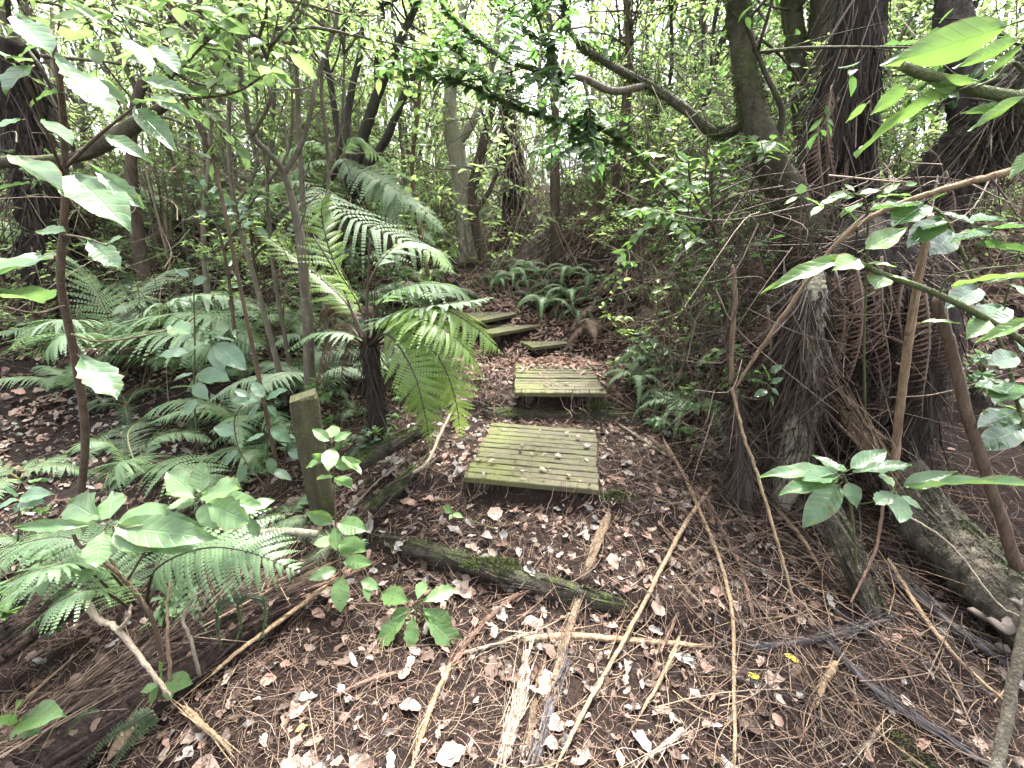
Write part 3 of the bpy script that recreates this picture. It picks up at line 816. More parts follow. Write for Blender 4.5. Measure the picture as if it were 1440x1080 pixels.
hero_tree('tree', 'massive black trunk leaning in from the upper corner', 'tree',
          [[(1265, 400, 3.1, 46), (1310, 290, 3.0, 40), (1370, 210, 2.9, 40), (1440, 140, 2.8, 44), (1540, 30, 2.7, 48)],
           [(1372, 200, 2.95, 24), (1352, 110, 3.0, 20), (1340, 30, 3.1, 19), (1338, -50, 3.2, 18)]], M['bark_dark'], ('canopy_c', 14, .8, 6, .075, .5, .6),
          [('fibre', 2200, .04, .22, .009, .7, (.0, 1)), ('bark_red', 300, .1, .4, .008, .7, (0, 1)), ('fibre_tan', 90, .15, .5, .007, .5, (.0, .8)), ('moss', 2500, .02, .05, .008, 1.2, (0, 1))], sides=30, noise=.13)
hero_tree('tree_fern', 'wide root mass of hanging black fibres below the black trunk', 'tree fern',
          [[(1190, 640, 2.3, 34), (1195, 540, 2.35, 44), (1200, 450, 2.4, 56), (1212, 380, 2.45, 62), (1240, 320, 2.6, 44)]], M['bark_black'], None,
          [('fibre', 3200, .04, .30, .008, .8, (.0, 1)), ('fibre_tan', 260, .08, .6, .006, 1.2, (.1, 1)), ('dead_brown', 900, .04, .25, .010, 1.3, (.1, 1))], sides=34, noise=.17)
hero_tree('tree_fern', 'shaggy dark fibre column standing right of the broken stub', 'tree fern',
          [[(1262, 690, 1.95, 18), (1285, 590, 1.98, 24), (1308, 490, 2.0, 26), (1325, 410, 2.05, 24)]], M['bark_black'], None,
          [('fibre', 900, .08, .3, .008, .12, (.1, 1))], sides=14, noise=.12)
hero_tree('tree_fern', 'shaggy dark fibre column left of the pale lichen stump', 'tree fern',
          [[(1088, 660, 2.05, 15), (1096, 570, 2.08, 18), (1106, 480, 2.1, 19), (1122, 400, 2.15, 17)]], M['bark_black'], None,
          [('fibre', 700, .08, .3, .008, .12, (.1, 1))], sides=14, noise=.12)
hero_tree('tree_stump', 'pale yellow lichen stump framed by hanging black fibres', 'stump',
          [[(1126, 580, 2.02, 20), (1132, 500, 2.02, 19), (1140, 420, 2.05, 17), (1146, 385, 2.1, 14)]], M['bark_pale'], None, fib=[('fibre', 1300, .06, .35, .008, .35, (.1, 1)), ('dead_brown', 200, .05, .2, .008, .6, (.1, 1)), ('fibre_tan', 40, .1, .4, .006, .5, (.2, 1))], sides=22, noise=.2)
hero_tree('tree_stump', 'rusty shredded stump at the foot of the pale broken pole', 'stump',
          [[(1040, 690, 1.95, 16), (1042, 640, 1.98, 11), (1040, 590, 2.0, 8), (1034, 550, 2.0, 6)]], M['bark_dark'], None,
          [('fibre', 420, .06, .25, .007, .6, (.1, 1)), ('fibre_tan', 60, .06, .3, .005, .8, (.1, 1))], sides=14, noise=.18)
hero_tree('tree_fern', 'black skirted tree fern added for the shaded hollow on the far left', 'tree fern',  # black trunk and skirt stand in for the shade of a dark hollow
          [[(80, 430, 4.2, 30), (72, 360, 4.2, 30), (60, 280, 4.2, 28), (40, 200, 4.2, 24), (20, 60, 4.2, 24)]], M['bark_black'], None,
          [('fibre', 1500, .1, .5, .013, .5, (.0, 1)), ('fibre_tan', 50, .2, .6, .012, .6, (0, 1))], sides=26, noise=.15)
hero_tree('tree_fern', 'black tree fern bole behind the big left hand ferns', 'tree fern',
          [[(190, 600, 3.5, 14), (166, 575, 3.5, 12), (165, 530, 3.5, 11), (167, 495, 3.5, 12)]], M['bark_black'], None, [('fibre', 120, .05, .15, .01, .2, (.2, 1))], sides=12, noise=.12)
hero_tree('tree', 'short brown trunk in front of the left bank', 'tree',
          [[(200, 372, 4.2, 9), (192, 320, 4.2, 8), (185, 250, 4.2, 7), (190, 150, 4.2, 6), (230, 60, 4.2, 6), (245, 30, 4.2, 7), (232, -20, 4.2, 7)]], M['bark_red'], ('canopy_a', 20, .9, 6, .08, .45, .4), twigs=12)
hero_tree('fallen_branch', 'mossy brown limb lying across the upper left behind the big leaves', 'branch',
          [[(-300, 560, 2.7, 16), (-200, 330, 2.5, 12), (-40, 240, 2.3, 8), (60, 226, 2.3, 7), (115, 218, 2.3, 8), (150, 200, 2.3, 11), (185, 178, 2.3, 10), (225, 152, 2.3, 6), (250, 140, 2.3, 3)],
           [(105, 220, 2.3, 3), (92, 170, 2.2, 3), (60, 100, 2.1, 2.5), (40, 70, 2.1, 2)], [(190, 172, 2.3, 3), (230, 165, 2.25, 2), (270, 180, 2.2, 1.5)]], M['bark_moss'], sides=10)


def tangle(label, name, box, n, L, mats, down=.6, group=None, cat='twigs'):
    """criss-crossing dead twigs and vines hung up among the trunks"""
    g = Geo()
    for i in range(n):
        p = np.array([U(*b) for b in box]); d = nrm(rng.normal(0, .7, 3) + np.array([0, 0, -down])); l = U(*L)
        e = spline([p, p + d * l * .5 + rng.normal(0, .05, 3), p + d * l + rng.normal(0, .12, 3)], 8)
        e[:, 2] = np.maximum(e[:, 2], H(e[:, 0], e[:, 1]) + .01)
        tube(g, e, np.linspace(U(.0015, .005), .001, 8), 4, cap=False, mi=i % len(mats))
    return tag(g.build(name, [M[m] for m in mats]), label, cat, None, 'stuff')


tangle('tangle of dead twigs and vines hung round the black fibres', 'twig_tangle', ((.95, 2.1), (1.9, 2.7), (.4, 1.9)), 620, (.15, .7), ['fibre_tan', 'dead_brown', 'fibre', 'fibre', 'bark_red', 'fibre'])
tangle('tangle of dry vines before the stout bending trunk', 'twig_tangle', ((.75, 1.9), (2.6, 3.6), (.8, 2.4)), 260, (.2, .8), ['twig', 'vine', 'fibre', 'stem_green'])
tangle('tangle of thin stems on the left slope', 'twig_tangle', ((-3.2, -1.0), (2.8, 5.0), (.7, 2.3)), 240, (.3, .9), ['twig', 'vine', 'bark_grey', 'stem_green'], 0)
tangle('tangle of dry vines and stalks beyond the end of the path', 'twig_tangle', ((-1.0, 2.4), (4.9, 7.5), (1.1, 2.9)), 520, (.3, 1.1), ['twig', 'vine', 'fibre', 'fibre_tan'], .3)

# ------------------------------------------------------------------ ferns
def hero_fern(name, label, base, fr, mat='fern', trunk=None, group=None, stipe='rachis', r0=.005):
    """fr: list of (pixel polyline base->tip, options)"""
    root = thing(name, label, 'fern', base, group)
    for pts, op in fr:
        op = dict(op); mm = op.pop('mat', mat); st = op.pop('st', stipe)
        P = [at(u, v, y) for u, v, y in pts]
        g, gs = Geo(), Geo(); frond(g, gs, P, r0=r0, **op)
        f = g.build('frond', M[mm], root)
        s = gs.build('midrib', M[st], root); s.parent = f; s.location = (0, 0, 0)
        f.parent = root
    return root


b = at(524, 612, 2.55)
cf = hero_fern('tree_fern', 'central young tree fern with dark trunk and arching silvery fronds beside the steps', [b[0], b[1], float(H(b[0], b[1]))], [
    ([(520, 480, 2.55), (545, 448, 2.4), (600, 432, 2.25), (650, 425, 2.15), (694, 418, 2.1)], dict(mat='fern_silver', pl=.27, droop=.25, pairs=30, bare=.14)),
    ([(522, 482, 2.55), (560, 440, 2.4), (620, 435, 2.2), (670, 462, 2.1), (708, 498, 2.05)], dict(mat='fern_lime', pl=.24, droop=.5, pairs=30, bare=.16)),
    ([(524, 486, 2.5), (565, 462, 2.3), (615, 500, 2.15), (640, 560, 2.1), (648, 618, 2.1)], dict(mat='fern_lime', pl=.2, droop=.3, pairs=34, pin=12, bare=.2, up=(-.25, -1, .35))),
    ([(520, 486, 2.5), (545, 470, 2.3), (580, 520, 2.1), (596, 575, 2.05), (606, 630, 2.05)], dict(pl=.2, droop=.25, pairs=34, pin=12, bare=.22, up=(-.1, -1, .35), mat='fern_lime')),
    ([(524, 486, 2.5), (580, 480, 2.3), (610, 540, 2.2), (600, 600, 2.2)], dict(mat='fern_dark', pl=.26, droop=.3, pairs=24, bare=.25, up=(-.1, -1, .4))),
    ([(516, 480, 2.55), (490, 430, 2.65), (455, 395, 2.75), (400, 350, 2.85), (350, 318, 2.9)], dict(mat='fern_lime', pl=.2, droop=.3, pairs=28, bare=.2)),
    ([(518, 478, 2.55), (518, 400, 2.6), (560, 345, 2.75), (610, 350, 2.9), (640, 385, 3.0)], dict(mat='fern_silver', pl=.24, droop=.5, pairs=26, bare=.35)),
    ([(520, 482, 2.55), (505, 430, 2.6), (470, 370, 2.6), (452, 300, 2.7), (462, 265, 2.75)], dict(mat='fern_lime', pl=.22, droop=.4, pairs=26, bare=.28)),
    ([(516, 490, 2.55), (490, 470, 2.45), (440, 470, 2.4), (395, 500, 2.4)], dict(mat='fern', pl=.26, droop=.4, pairs=24, bare=.2)),
    ([(516, 488, 2.55), (496, 440, 2.75), (480, 420, 2.9), (455, 440, 3.0), (440, 470, 3.0)], dict(mat='fern_dead', pl=.2, droop=.8, pairs=20, bare=.2, st='fern_dead')),
    ([(518, 490, 2.55), (470, 470, 2.5), (450, 520, 2.45), (440, 560, 2.45)], dict(mat='fern_dead', pl=.16, droop=.9, pairs=18, bare=.25, st='fern_dead')),
    ([(514, 486, 2.55), (486, 455, 2.65), (462, 470, 2.7), (448, 520, 2.7)], dict(mat='fern_dead', pl=.18, droop=.9, pairs=20, bare=.2, st='fern_dead')),
    ([(514, 492, 2.55), (500, 470, 2.7), (484, 500, 2.75), (478, 560, 2.75)], dict(mat='fern_dead', pl=.16, droop=.9, pairs=20, bare=.2, st='fern_dead')),
    ([(526, 490, 2.6), (545, 478, 2.7), (558, 505, 2.75), (562, 560, 2.75)], dict(mat='fern_dead', pl=.16, droop=.9, pairs=20, bare=.2, st='fern_dead')),
    ([(522, 482, 2.5), (560, 448, 2.3), (610, 455, 2.1), (655, 490, 2.0), (684, 535, 1.98)], dict(mat='fern_lime', pl=.2, droop=.45, pairs=36, pin=14, bare=.2)),
    ([(524, 480, 2.5), (535, 425, 2.35), (585, 400, 2.3), (640, 405, 2.3), (680, 440, 2.3)], dict(mat='fern', pl=.25, droop=.45, pairs=28, bare=.25)),
], stipe='stipe', r0=.009)
P, r = px([(530, 622, 2.55, 14), (530, 580, 2.55, 12), (524, 530, 2.55, 11), (520, 490, 2.55, 13), (520, 472, 2.55, 8)])
g = Geo(); tube(g, P, r, 14, seg=26, noise=.12); g.build('trunk', M['bark_black'], cf)
g = Geo(); fibres(g, P, r, 420, .05, .2, .009, .25); g.build('hanging_fibres', M['fibre'], cf)
g = Geo()
for (a, bb, c) in (((516, 485, 2.5), (517, 400, 2.5), (520, 335, 2.5)), ((512, 490, 2.5), (480, 400, 2.55), (440, 330, 2.6)), ((528, 485, 2.5), (538, 440, 2.45), (545, 425, 2.4))):
    tube(g, spline([at(*a), at(*bb), at(*c)], 10), np.linspace(.008, .004, 10), 6)
g.build('bare_stalk', M['stipe'], cf)

b = at(470, 420, 3.7)
hero_fern('tree_fern', 'large silver fern whose combed fronds sweep down behind the central tree fern', [b[0], b[1], float(H(b[0], b[1]))], [
    ([(440, 262, 3.6), (455, 283, 3.4), (500, 310, 3.2), (560, 335, 3.1), (618, 362, 3.0)], dict(mat='fern_silver', pl=.42, droop=.5, pairs=26, pin=16, bare=.02, pw=.55, up=(.25, -.55, 1))),
    ([(478, 222, 3.9), (520, 245, 3.8), (560, 268, 3.7), (600, 300, 3.6), (632, 330, 3.6)], dict(mat='fern_silver', pl=.25, droop=.5, pairs=26, bare=.02, up=(.2, -.4, 1))),
    ([(512, 236, 3.9), (535, 262, 3.8), (552, 290, 3.7), (562, 325, 3.65)], dict(mat='fern_silver', pl=.3, droop=.3, pairs=22, bare=.02, up=(0, -1, .4))),
    ([(478, 222, 3.9), (500, 195, 3.9), (540, 225, 4.0), (590, 260, 4.1)], dict(mat='fern', pl=.25, droop=.5, pairs=22, bare=.1)),
    ([(470, 222, 3.9), (440, 200, 3.8), (400, 215, 3.7), (350, 245, 3.7)], dict(mat='fern_silver', pl=.24, droop=.5, pairs=24, bare=.1)),
    ([(470, 225, 3.9), (430, 230, 3.7), (390, 265, 3.6), (355, 310, 3.6)], dict(mat='fern', pl=.24, droop=.5, pairs=24, bare=.1)),
    ([(442, 260, 3.6), (410, 255, 3.5), (360, 268, 3.4), (310, 300, 3.35)], dict(mat='fern', pl=.24, droop=.5, pairs=24, bare=.08)),
], stipe='rachis')

b = at(166, 500, 3.5)
hero_fern('fern', 'broad pale fern spreading over the black bole on the left', b, [
    ([(166, 496, 3.5), (200, 455, 3.35), (260, 440, 3.2), (320, 455, 3.1), (372, 492, 3.0)], dict(pl=.3, droop=.35, bare=.1)),
    ([(166, 496, 3.5), (210, 440, 3.5), (280, 415, 3.5), (345, 425, 3.5), (390, 450, 3.5)], dict(pl=.28, droop=.35, bare=.1, mat='fern_silver')),
    ([(164, 496, 3.5), (150, 440, 3.4), (130, 400, 3.35), (105, 370, 3.3), (70, 352, 3.25)], dict(pl=.32, droop=.3, bare=.1, mat='fern_silver')),
    ([(162, 498, 3.5), (130, 460, 3.2), (90, 450, 3.0), (50, 460, 2.9), (12, 492, 2.85)], dict(pl=.32, droop=.4, bare=.1, mat='fern_silver')),
    ([(162, 498, 3.5), (130, 478, 3.0), (100, 470, 2.8), (75, 480, 2.7), (58, 505, 2.65)], dict(pl=.34, droop=.4, bare=.14)),
    ([(168, 496, 3.5), (190, 420, 3.7), (230, 385, 3.9), (280, 375, 4.0)], dict(pl=.3, droop=.35, bare=.1, mat='fern_silver')),
    ([(168, 498, 3.5), (200, 470, 3.2), (240, 465, 3.0), (280, 480, 2.9), (300, 505, 2.85)], dict(pl=.3, droop=.4, bare=.12)),
    ([(162, 500, 3.5), (130, 490, 3.4), (95, 500, 3.4), (70, 530, 3.4)], dict(pl=.26, droop=.8, bare=.14, mat='fern_dead')),
    ([(166, 500, 3.5), (190, 490, 3.4), (205, 510, 3.4), (210, 545, 3.4)], dict(pl=.26, droop=.8, bare=.14, mat='fern_dead')),
], r0=.006)
b = gp(190, 690)
hero_fern('fern', 'low feathery fern in the leaf litter behind the broad leaf sapling', b, [
    ([(190, 668, 2.3), (160, 628, 2.25), (120, 622, 2.2), (85, 640, 2.15)], dict(pl=.3, droop=.3)),
    ([(195, 668, 2.3), (215, 620, 2.4), (260, 608, 2.45), (300, 622, 2.45)], dict(pl=.28, droop=.3)),
    ([(195, 668, 2.3), (180, 610, 2.5), (210, 590, 2.7), (250, 594, 2.8)], dict(pl=.28, droop=.3, mat='fern_dark')),
    ([(192, 670, 2.3), (180, 650, 2.0), (165, 655, 1.9), (140, 690, 1.85)], dict(pl=.3, droop=.35)),
    ([(198, 670, 2.3), (230, 650, 2.1), (280, 665, 2.0), (300, 690, 1.95)], dict(pl=.3, droop=.35)),
])
b = gp(285, 660)
hero_fern('fern', 'low green fern between the slim sapling and the square post', b, [
    ([(285, 650, 2.6), (310, 615, 2.6), (345, 605, 2.6), (385, 620, 2.6)], dict(pl=.28, droop=.3)),
    ([(285, 650, 2.6), (320, 630, 2.4), (350, 640, 2.3), (375, 665, 2.3)], dict(pl=.28, droop=.35)),
    ([(282, 650, 2.6), (280, 610, 2.9), (310, 590, 3.1), (350, 588, 3.1)], dict(pl=.26, droop=.3, mat='fern_dark')),
])
b = gp(185, 905)
hero_fern('fern', 'bright lacy fern fanning over the rotting log in the near left', b, [
    ([(205, 850, 1.2), (220, 800, 1.18), (280, 772, 1.15), (345, 775, 1.12), (424, 806, 1.08)], dict(mat='fern', pl=.30, droop=.5, pairs=32, pin=15, bare=.22, up=(.1, -.5, 1))),
    ([(190, 850, 1.2), (150, 800, 1.15), (95, 795, 1.1), (30, 825, 1.05), (-20, 860, 1.0)], dict(pl=.28, droop=.4, pairs=30, pin=14)),
    ([(190, 850, 1.2), (150, 780, 1.25), (90, 755, 1.25), (20, 768, 1.2), (-30, 785, 1.2)], dict(pl=.26, droop=.4, pairs=30, pin=14)),
    ([(195, 850, 1.2), (170, 790, 1.35), (120, 745, 1.45), (50, 740, 1.5)], dict(pl=.26, droop=.4, pairs=28, pin=12, mat='fern_dark')),
    ([(188, 860, 1.18), (140, 830, 1.05), (85, 845, .98), (30, 890, .95)], dict(pl=.26, droop=.4, pairs=28, pin=12)),
    ([(186, 862, 1.18), (120, 800, 1.1), (60, 800, 1.0), (-10, 830, .95)], dict(pl=.26, droop=.4, pairs=28, pin=12)),
    ([(205, 852, 1.2), (240, 790, 1.3), (300, 760, 1.35), (360, 768, 1.35)], dict(pl=.26, droop=.4, pairs=28, pin=12, mat='fern_dark')),
], stipe='stipe', r0=.006)
for lab, bp, frs in (
    ('dark drooping strap fern tucked under the rotting log', (330, 865), [[(345, 838), (310, 850), (305, 880), (312, 915)], [(350, 838), (335, 850), (338, 880), (330, 905)], [(352, 840), (370, 846), (372, 880), (362, 905)]]),
    ('dark drooping strap fern at the bottom frame edge', (150, 1000), [[(215, 1000), (190, 1015), (150, 1040), (110, 1085)], [(218, 1005), (205, 1020), (170, 1060), (145, 1100)], [(140, 1000), (110, 1010), (90, 1040)]])):
    hero_fern('fern', lab, gp(*bp), [([(u, v, 1.06 if bp[1] < 900 else .86) for u, v in f], dict(pl=.075, droop=.2, pairs=34, bare=.02, lod=0, mat='fern_dark', pw=1.1, up=(0, -1, .4))) for f in frs], stipe='stipe', r0=.003)

# fern prototypes for copies
FR = []


def proto_fern(label, group, n, L, mat, pl, droop, arch, lod, el=(45, 70), pairs=22, pin=8, name='fern', stp='rachis', pw=1.0):
    root = thing(name, label, 'dead fern' if 'dead' in mat else 'fern', (0, 0, 0), group)
    for i in range(n):
        az = i * 6.283 / n + U(-.3, .3); e = R(U(*el)); l = L * U(.7, 1.15)
        pts = [np.array([0, 0, .0])]; d = e
        for s in range(5):
            pts.append(pts[-1] + np.array([math.cos(d), U(-.05, .05), math.sin(d)]) * l / 5); d -= R(arch) * U(.7, 1.2)
        g, gs = Geo(), Geo(); frond(g, gs, pts, pl=pl, pairs=pairs, pin=pin, droop=droop, lod=lod, r0=.004, pw=pw)
        gs_q = gs
        g.add(np.concatenate(gs.V), np.concatenate(gs.Q), mi=1)
        o = bpy.data.objects.new('frond', g.mesh('frond', [M[mat], M[stp]])); COL.objects.link(o); o.parent = root; o.rotation_euler = (0, 0, az)
    return root


def place(protos, spots, label=None, group=None, sc=(.8, 1.2), sink=.0, labels=None):
    used = set()
    for i, (x, y) in enumerate(spots):
        p = protos[i % len(protos)]; z = float(H(x, y)) - sink; s = U(*sc); rz = U(0, 6.28)
        lb = labels[i] if labels else None
        if p.name not in used:
            used.add(p.name); KIDS.setdefault(p.name, list(p.children))
            p.location = (x, y, z); p.rotation_euler = (0, 0, rz); p.scale = (s,) * 3
            if lb: p['label'] = lb
        else: copy_thing(p, (x, y, z), rz, s, lb)


def zone(n, xr, yr, mind=.3, avoid=.62):
    out = []; k = 0
    while len(out) < n and k < 6000:
        k += 1
        x, y = U(*xr), U(*yr)
        if abs(x - np.interp(y, CX, CXV)) < avoid and y < 6.5: continue
        if any((x - a) ** 2 + (y - b) ** 2 < mind ** 2 for a, b in out): continue
        out.append((x, y))
    return out


lf = [proto_fern('mid green fern growing among the stems on the left bank', 'ferns on the left bank', 7, .8, m, .25, .35, 22, 0, pairs=30) for m in ('fern', 'fern_silver', 'fern')]
place(lf, zone(40, (-5.5, -.75), (3.6, 7.5), .42) + [(-1.5, 3.1), (-2.2, 3.3), (-2.9, 3.5), (-1.05, 3.5), (-1.9, 2.75), (-3.5, 3.2)], sc=(.6, 1.2))
nf = [proto_fern('small lacy fern in the litter left of the path', 'small ferns left of the path', 6, .42, m, .27, .35, 24, 1, (25, 60), 26, 9) for m in ('fern', 'fern_dark')]
place(nf, zone(17, (-3.2, -.85), (1.7, 3.7), .38, .8), sc=(.6, 1.2))
rf = [proto_fern('narrow drooping fern hanging on the bank beside the far steps', 'ferns on the right bank', 8, .62, m, .12, .3, 38, 0, (30, 80), 32) for m in ('fern_dark', 'fern')]
sp = [tuple(gp(u, v)[:2]) for u, v in ((748, 425), (765, 440), (785, 438), (800, 425), (812, 445), (735, 405), (770, 405), (755, 390), (690, 395), (720, 400), (705, 375), (800, 395), (830, 400), (905, 520), (925, 510), (895, 545), (940, 560), (960, 590), (845, 430), (700, 405), (780, 420), (740, 385))]
place(rf, sp, sc=(.6, 1.0))
df = [proto_fern('rust brown dead fern fronds draped over the right bank', 'dead ferns on the right bank', 3, .7, 'fern_dead', .2, .35, 20, 0, (-5, 35), 22, name='dead_fern', stp='fern_dead') for _ in range(3)]
sp = [tuple(gp(u, v)[:2]) for u, v in ((820, 455), (850, 432), (910, 415), (880, 450), (840, 400), (905, 452), (930, 380), (970, 440), (815, 420), (865, 415), (885, 395), (900, 430), (940, 420), (850, 455), (870, 385), (920, 450), (830, 440), (955, 400))]
place(df, sp, sc=(.6, 1.0))
dl = [proto_fern('brown dead fern fronds draped among the left hand stems', 'dead ferns on the left bank', 4, .7, 'fern_dead', .2, .35, 22, 0, (0, 40), 22, name='dead_fern', stp='fern_dead')]
place(dl, zone(22, (-5, -.9), (3.2, 8), .5), sc=(.6, 1.1))


for i, (u, v, v1, Y) in enumerate(((1105, 385, 560, 2.2), (1140, 372, 600, 2.12), (1205, 375, 560, 2.0), (1275, 380, 560, 2.1), (1080, 430, 650, 2.12), (1330, 430, 620, 1.9), (1175, 380, 620, 2.1), (1240, 360, 640, 2.05), (1300, 400, 660, 1.95),
                                    (1170, 120, 330, 2.8), (1150, 170, 380, 2.8), (1130, 230, 430, 2.7), (1330, 240, 420, 2.6), (1060, 330, 520, 2.7))):
    P = [at(u, v, Y), at(u + U(-14, 14), v * .7 + v1 * .3, Y - .04), at(u + U(-22, 22), v * .35 + v1 * .65, Y - .05), at(u + U(-30, 30), v1, Y - .02)]
    g, gs = Geo(), Geo(); frond(g, gs, P, pl=U(.07, .13), pairs=30, droop=U(.9, 2.2), up=(U(-.7, .7), -1, .2), r0=.006, lod=0, bare=.05, pw=U(.35, .6))
    g.add(np.concatenate(gs.V), np.concatenate(gs.Q), mi=1)
    tag(g.build('dead_frond', [M['fern_dead'], M['fibre_tan']]), 'shrivelled brown frond hanging down over the dark trunks and roots', 'dead frond', 'dead fronds hanging on the right')


# ------------------------------------------------------------------ broad-leaved plants
def leaf_piece(p0, p1, w, tpl, nvec, curl, var, pet=.12):
    g = Geo(); d = p1 - p0; L = np.linalg.norm(d); q = p0 + d * pet
    leaves(g, [q], d, nvec, L * (1 - pet), w, tpl, var, curl)
    return g, q


def big_plant(name, label, cat, base, stems, lvs, mat, smat='stem_green', wr=.42, shape=0, tilt=(0, -.45, 1), curl=.0, group=None, sr=.0035, jitter=.35):
    """stems: [(u,v,Y),..] polylines; lvs: (u0,v0,u1,v1,Y[,Y1[,w]]) one leaf each"""
    root = thing(name, label, cat, base, group)
    g = Geo()
    for st in stems:
        P = [at(*s[:3]) for s in st]; rad = st[0][3] if len(st[0]) > 3 else sr
        tube(g, P, np.linspace(rad, rad * .5, len(P)), 7, seg=max(10, len(P) * 5), noise=.06)
    for i, lv in enumerate(lvs):
        u0, v0, u1, v1, Y0 = lv[:5]; Y1 = lv[5] if len(lv) > 5 else Y0 + U(-.05, .03)
        p0, p1 = at(u0, v0, Y0), at(u1, v1, Y1); L = np.linalg.norm(p1 - p0); ww = lv[6] if len(lv) > 6 else wr * U(.85, 1.15)
        n = nrm(np.array(tilt) + rng.normal(0, jitter, 3))
        gg, q = leaf_piece(p0, p1, L * ww, T_BIG[shape if shape < 3 else rng.integers(3)], n, curl + U(-.12, .12), U(0, 1))
        tube(g, [p0, q], .0016, 5)
        gg.build('leaf', M[mat], root)
    g.build('stem', M[smat], root)
    return root


G = gp(583, 880)
y = G[1] - .02
big_plant('seedling', 'glossy eight leaf rosette seedling on bare dirt in the foreground', 'seedling', G, [[(584, 905, y + .03), (586, 870, y + .01), (585, 852, y)]],
          [(585, 857, 519, 908, y, y - .08), (583, 858, 576, 916, y, y - .1), (588, 857, 653, 917, y, y - .1), (588, 853, 638, 880, y, y - .02), (588, 850, 640, 826, y, y + .08), (585, 848, 597, 814, y, y + .12),
           (582, 850, 533, 829, y, y + .08), (582, 855, 544, 866, y, y, .4)], 'broad', wr=.44, shape=1, tilt=(0, -.5, 1), jitter=.15)
big_plant('sapling', 'broad leaf sapling with two whorls of pale leaves in the near left', 'sapling', gp(228, 905),
          [[(232, 950, 1.12, .009), (222, 895, 1.13), (205, 855, 1.13), (165, 805, 1.13), (115, 770, 1.13), (103, 752, 1.13)], [(180, 815, 1.13, .004), (215, 760, 1.13), (255, 722, 1.15), (280, 700, 1.15)], [(115, 770, 1.13, .003), (140, 752, 1.1), (152, 738, 1.1)]],
          [(152, 738, 14, 738, 1.1, 1.0, .2), (150, 741, 132, 794, 1.1, 1.0, .75), (152, 736, 88, 702, 1.1, 1.2), (155, 735, 157, 690, 1.1, 1.2, .8), (158, 738, 240, 712, 1.1, 1.15), (158, 741, 220, 770, 1.1, 1.05, .5), (158, 742, 180, 792, 1.1, 1.08, .6), (155, 740, 280, 752, 1.1, 1.05, .3),
           (280, 700, 232, 662, 1.15, 1.22), (283, 698, 282, 645, 1.15, 1.2, .6), (284, 700, 328, 680, 1.15, 1.02, .35), (286, 702, 345, 735, 1.15, 1.05), (280, 704, 232, 712, 1.15, 1.1, .5), (283, 705, 300, 745, 1.15, 1.1, .6), (290, 702, 375, 712, 1.15, 1.15, .4), (278, 702, 236, 690, 1.15, 1.1, .4), (345, 718, 385, 700, 1.15, 1.2, .5), (350, 722, 362, 756, 1.15, 1.12, .5), (200, 742, 275, 735, 1.12, 1.1, .45), (205, 748, 262, 772, 1.12, 1.06, .45)],
          'broad_pale', 'stem_brown', wr=.5, shape=3, tilt=(0, -.55, 1), jitter=.22)
big_plant('sapling', 'small sapling with paired oval leaves at the foot of the square post', 'sapling', gp(478, 862),
          [[(482, 875, 1.5, .004), (478, 800, 1.5), (472, 740, 1.5), (470, 680, 1.5), (466, 620, 1.5)], [(476, 790, 1.5, .002), (500, 800, 1.45), (512, 820, 1.42)]],
          [(466, 622, 440, 602, 1.5), (467, 622, 492, 606, 1.5), (466, 620, 470, 594, 1.5, 1.6), (467, 630, 462, 655, 1.5, 1.4, .6), (470, 650, 438, 640, 1.5), (470, 655, 500, 648, 1.5), (470, 670, 446, 672, 1.5, 1.42), (471, 672, 494, 680, 1.5, 1.42), (472, 735, 432, 722, 1.5), (472, 735, 512, 742, 1.5), (473, 738, 470, 772, 1.5, 1.4, .55), (474, 760, 440, 764, 1.5), (475, 765, 508, 768, 1.5, 1.42),
           (478, 800, 434, 812, 1.5, 1.42), (479, 805, 478, 860, 1.5, 1.38, .5), (505, 815, 532, 826, 1.42, 1.4, .55), (512, 818, 520, 842, 1.42, 1.36, .5), (480, 790, 520, 790, 1.48, 1.44), (476, 640, 510, 662, 1.5, 1.45), (468, 640, 428, 655, 1.52, 1.5)],
          'broad', 'stem_brown', wr=.5, shape=0)
big_plant('sapling', 'glossy leaf rosette plant before the leaning mossy pole on the right', 'sapling', gp(1205, 800),
          [[(1205, 810, 1.35, .005), (1200, 740, 1.3), (1190, 680, 1.28), (1183, 662, 1.27)], [(1196, 710, 1.28, .003), (1230, 705, 1.22), (1262, 690, 1.2)]],
          [(1188, 668, 1079, 655, 1.27, 1.25, .22), (1186, 666, 1145, 636, 1.27, 1.35), (1188, 664, 1248, 632, 1.27, 1.32, .35), (1190, 668, 1280, 648, 1.27, 1.2, .35), (1186, 670, 1130, 672, 1.27, 1.2, .32), (1185, 672, 1102, 686, 1.27, 1.18, .25), (1190, 674, 1208, 714, 1.27, 1.2, .7), (1186, 676, 1132, 736, 1.27, 1.2, .42), (1186, 668, 1172, 640, 1.27, 1.38),
           (1262, 688, 1345, 660, 1.2, 1.15, .35), (1258, 690, 1240, 664, 1.2, 1.3), (1260, 692, 1268, 734, 1.2, 1.1, .6), (1264, 694, 1440, 652, 1.2, .98, .2), (1256, 690, 1232, 708, 1.2, 1.15, .5), (1262, 696, 1300, 715, 1.2, 1.15, .5)],
          'sheen', 'stem_green', wr=.42, shape=3, tilt=(0, -.4, 1), jitter=.15)
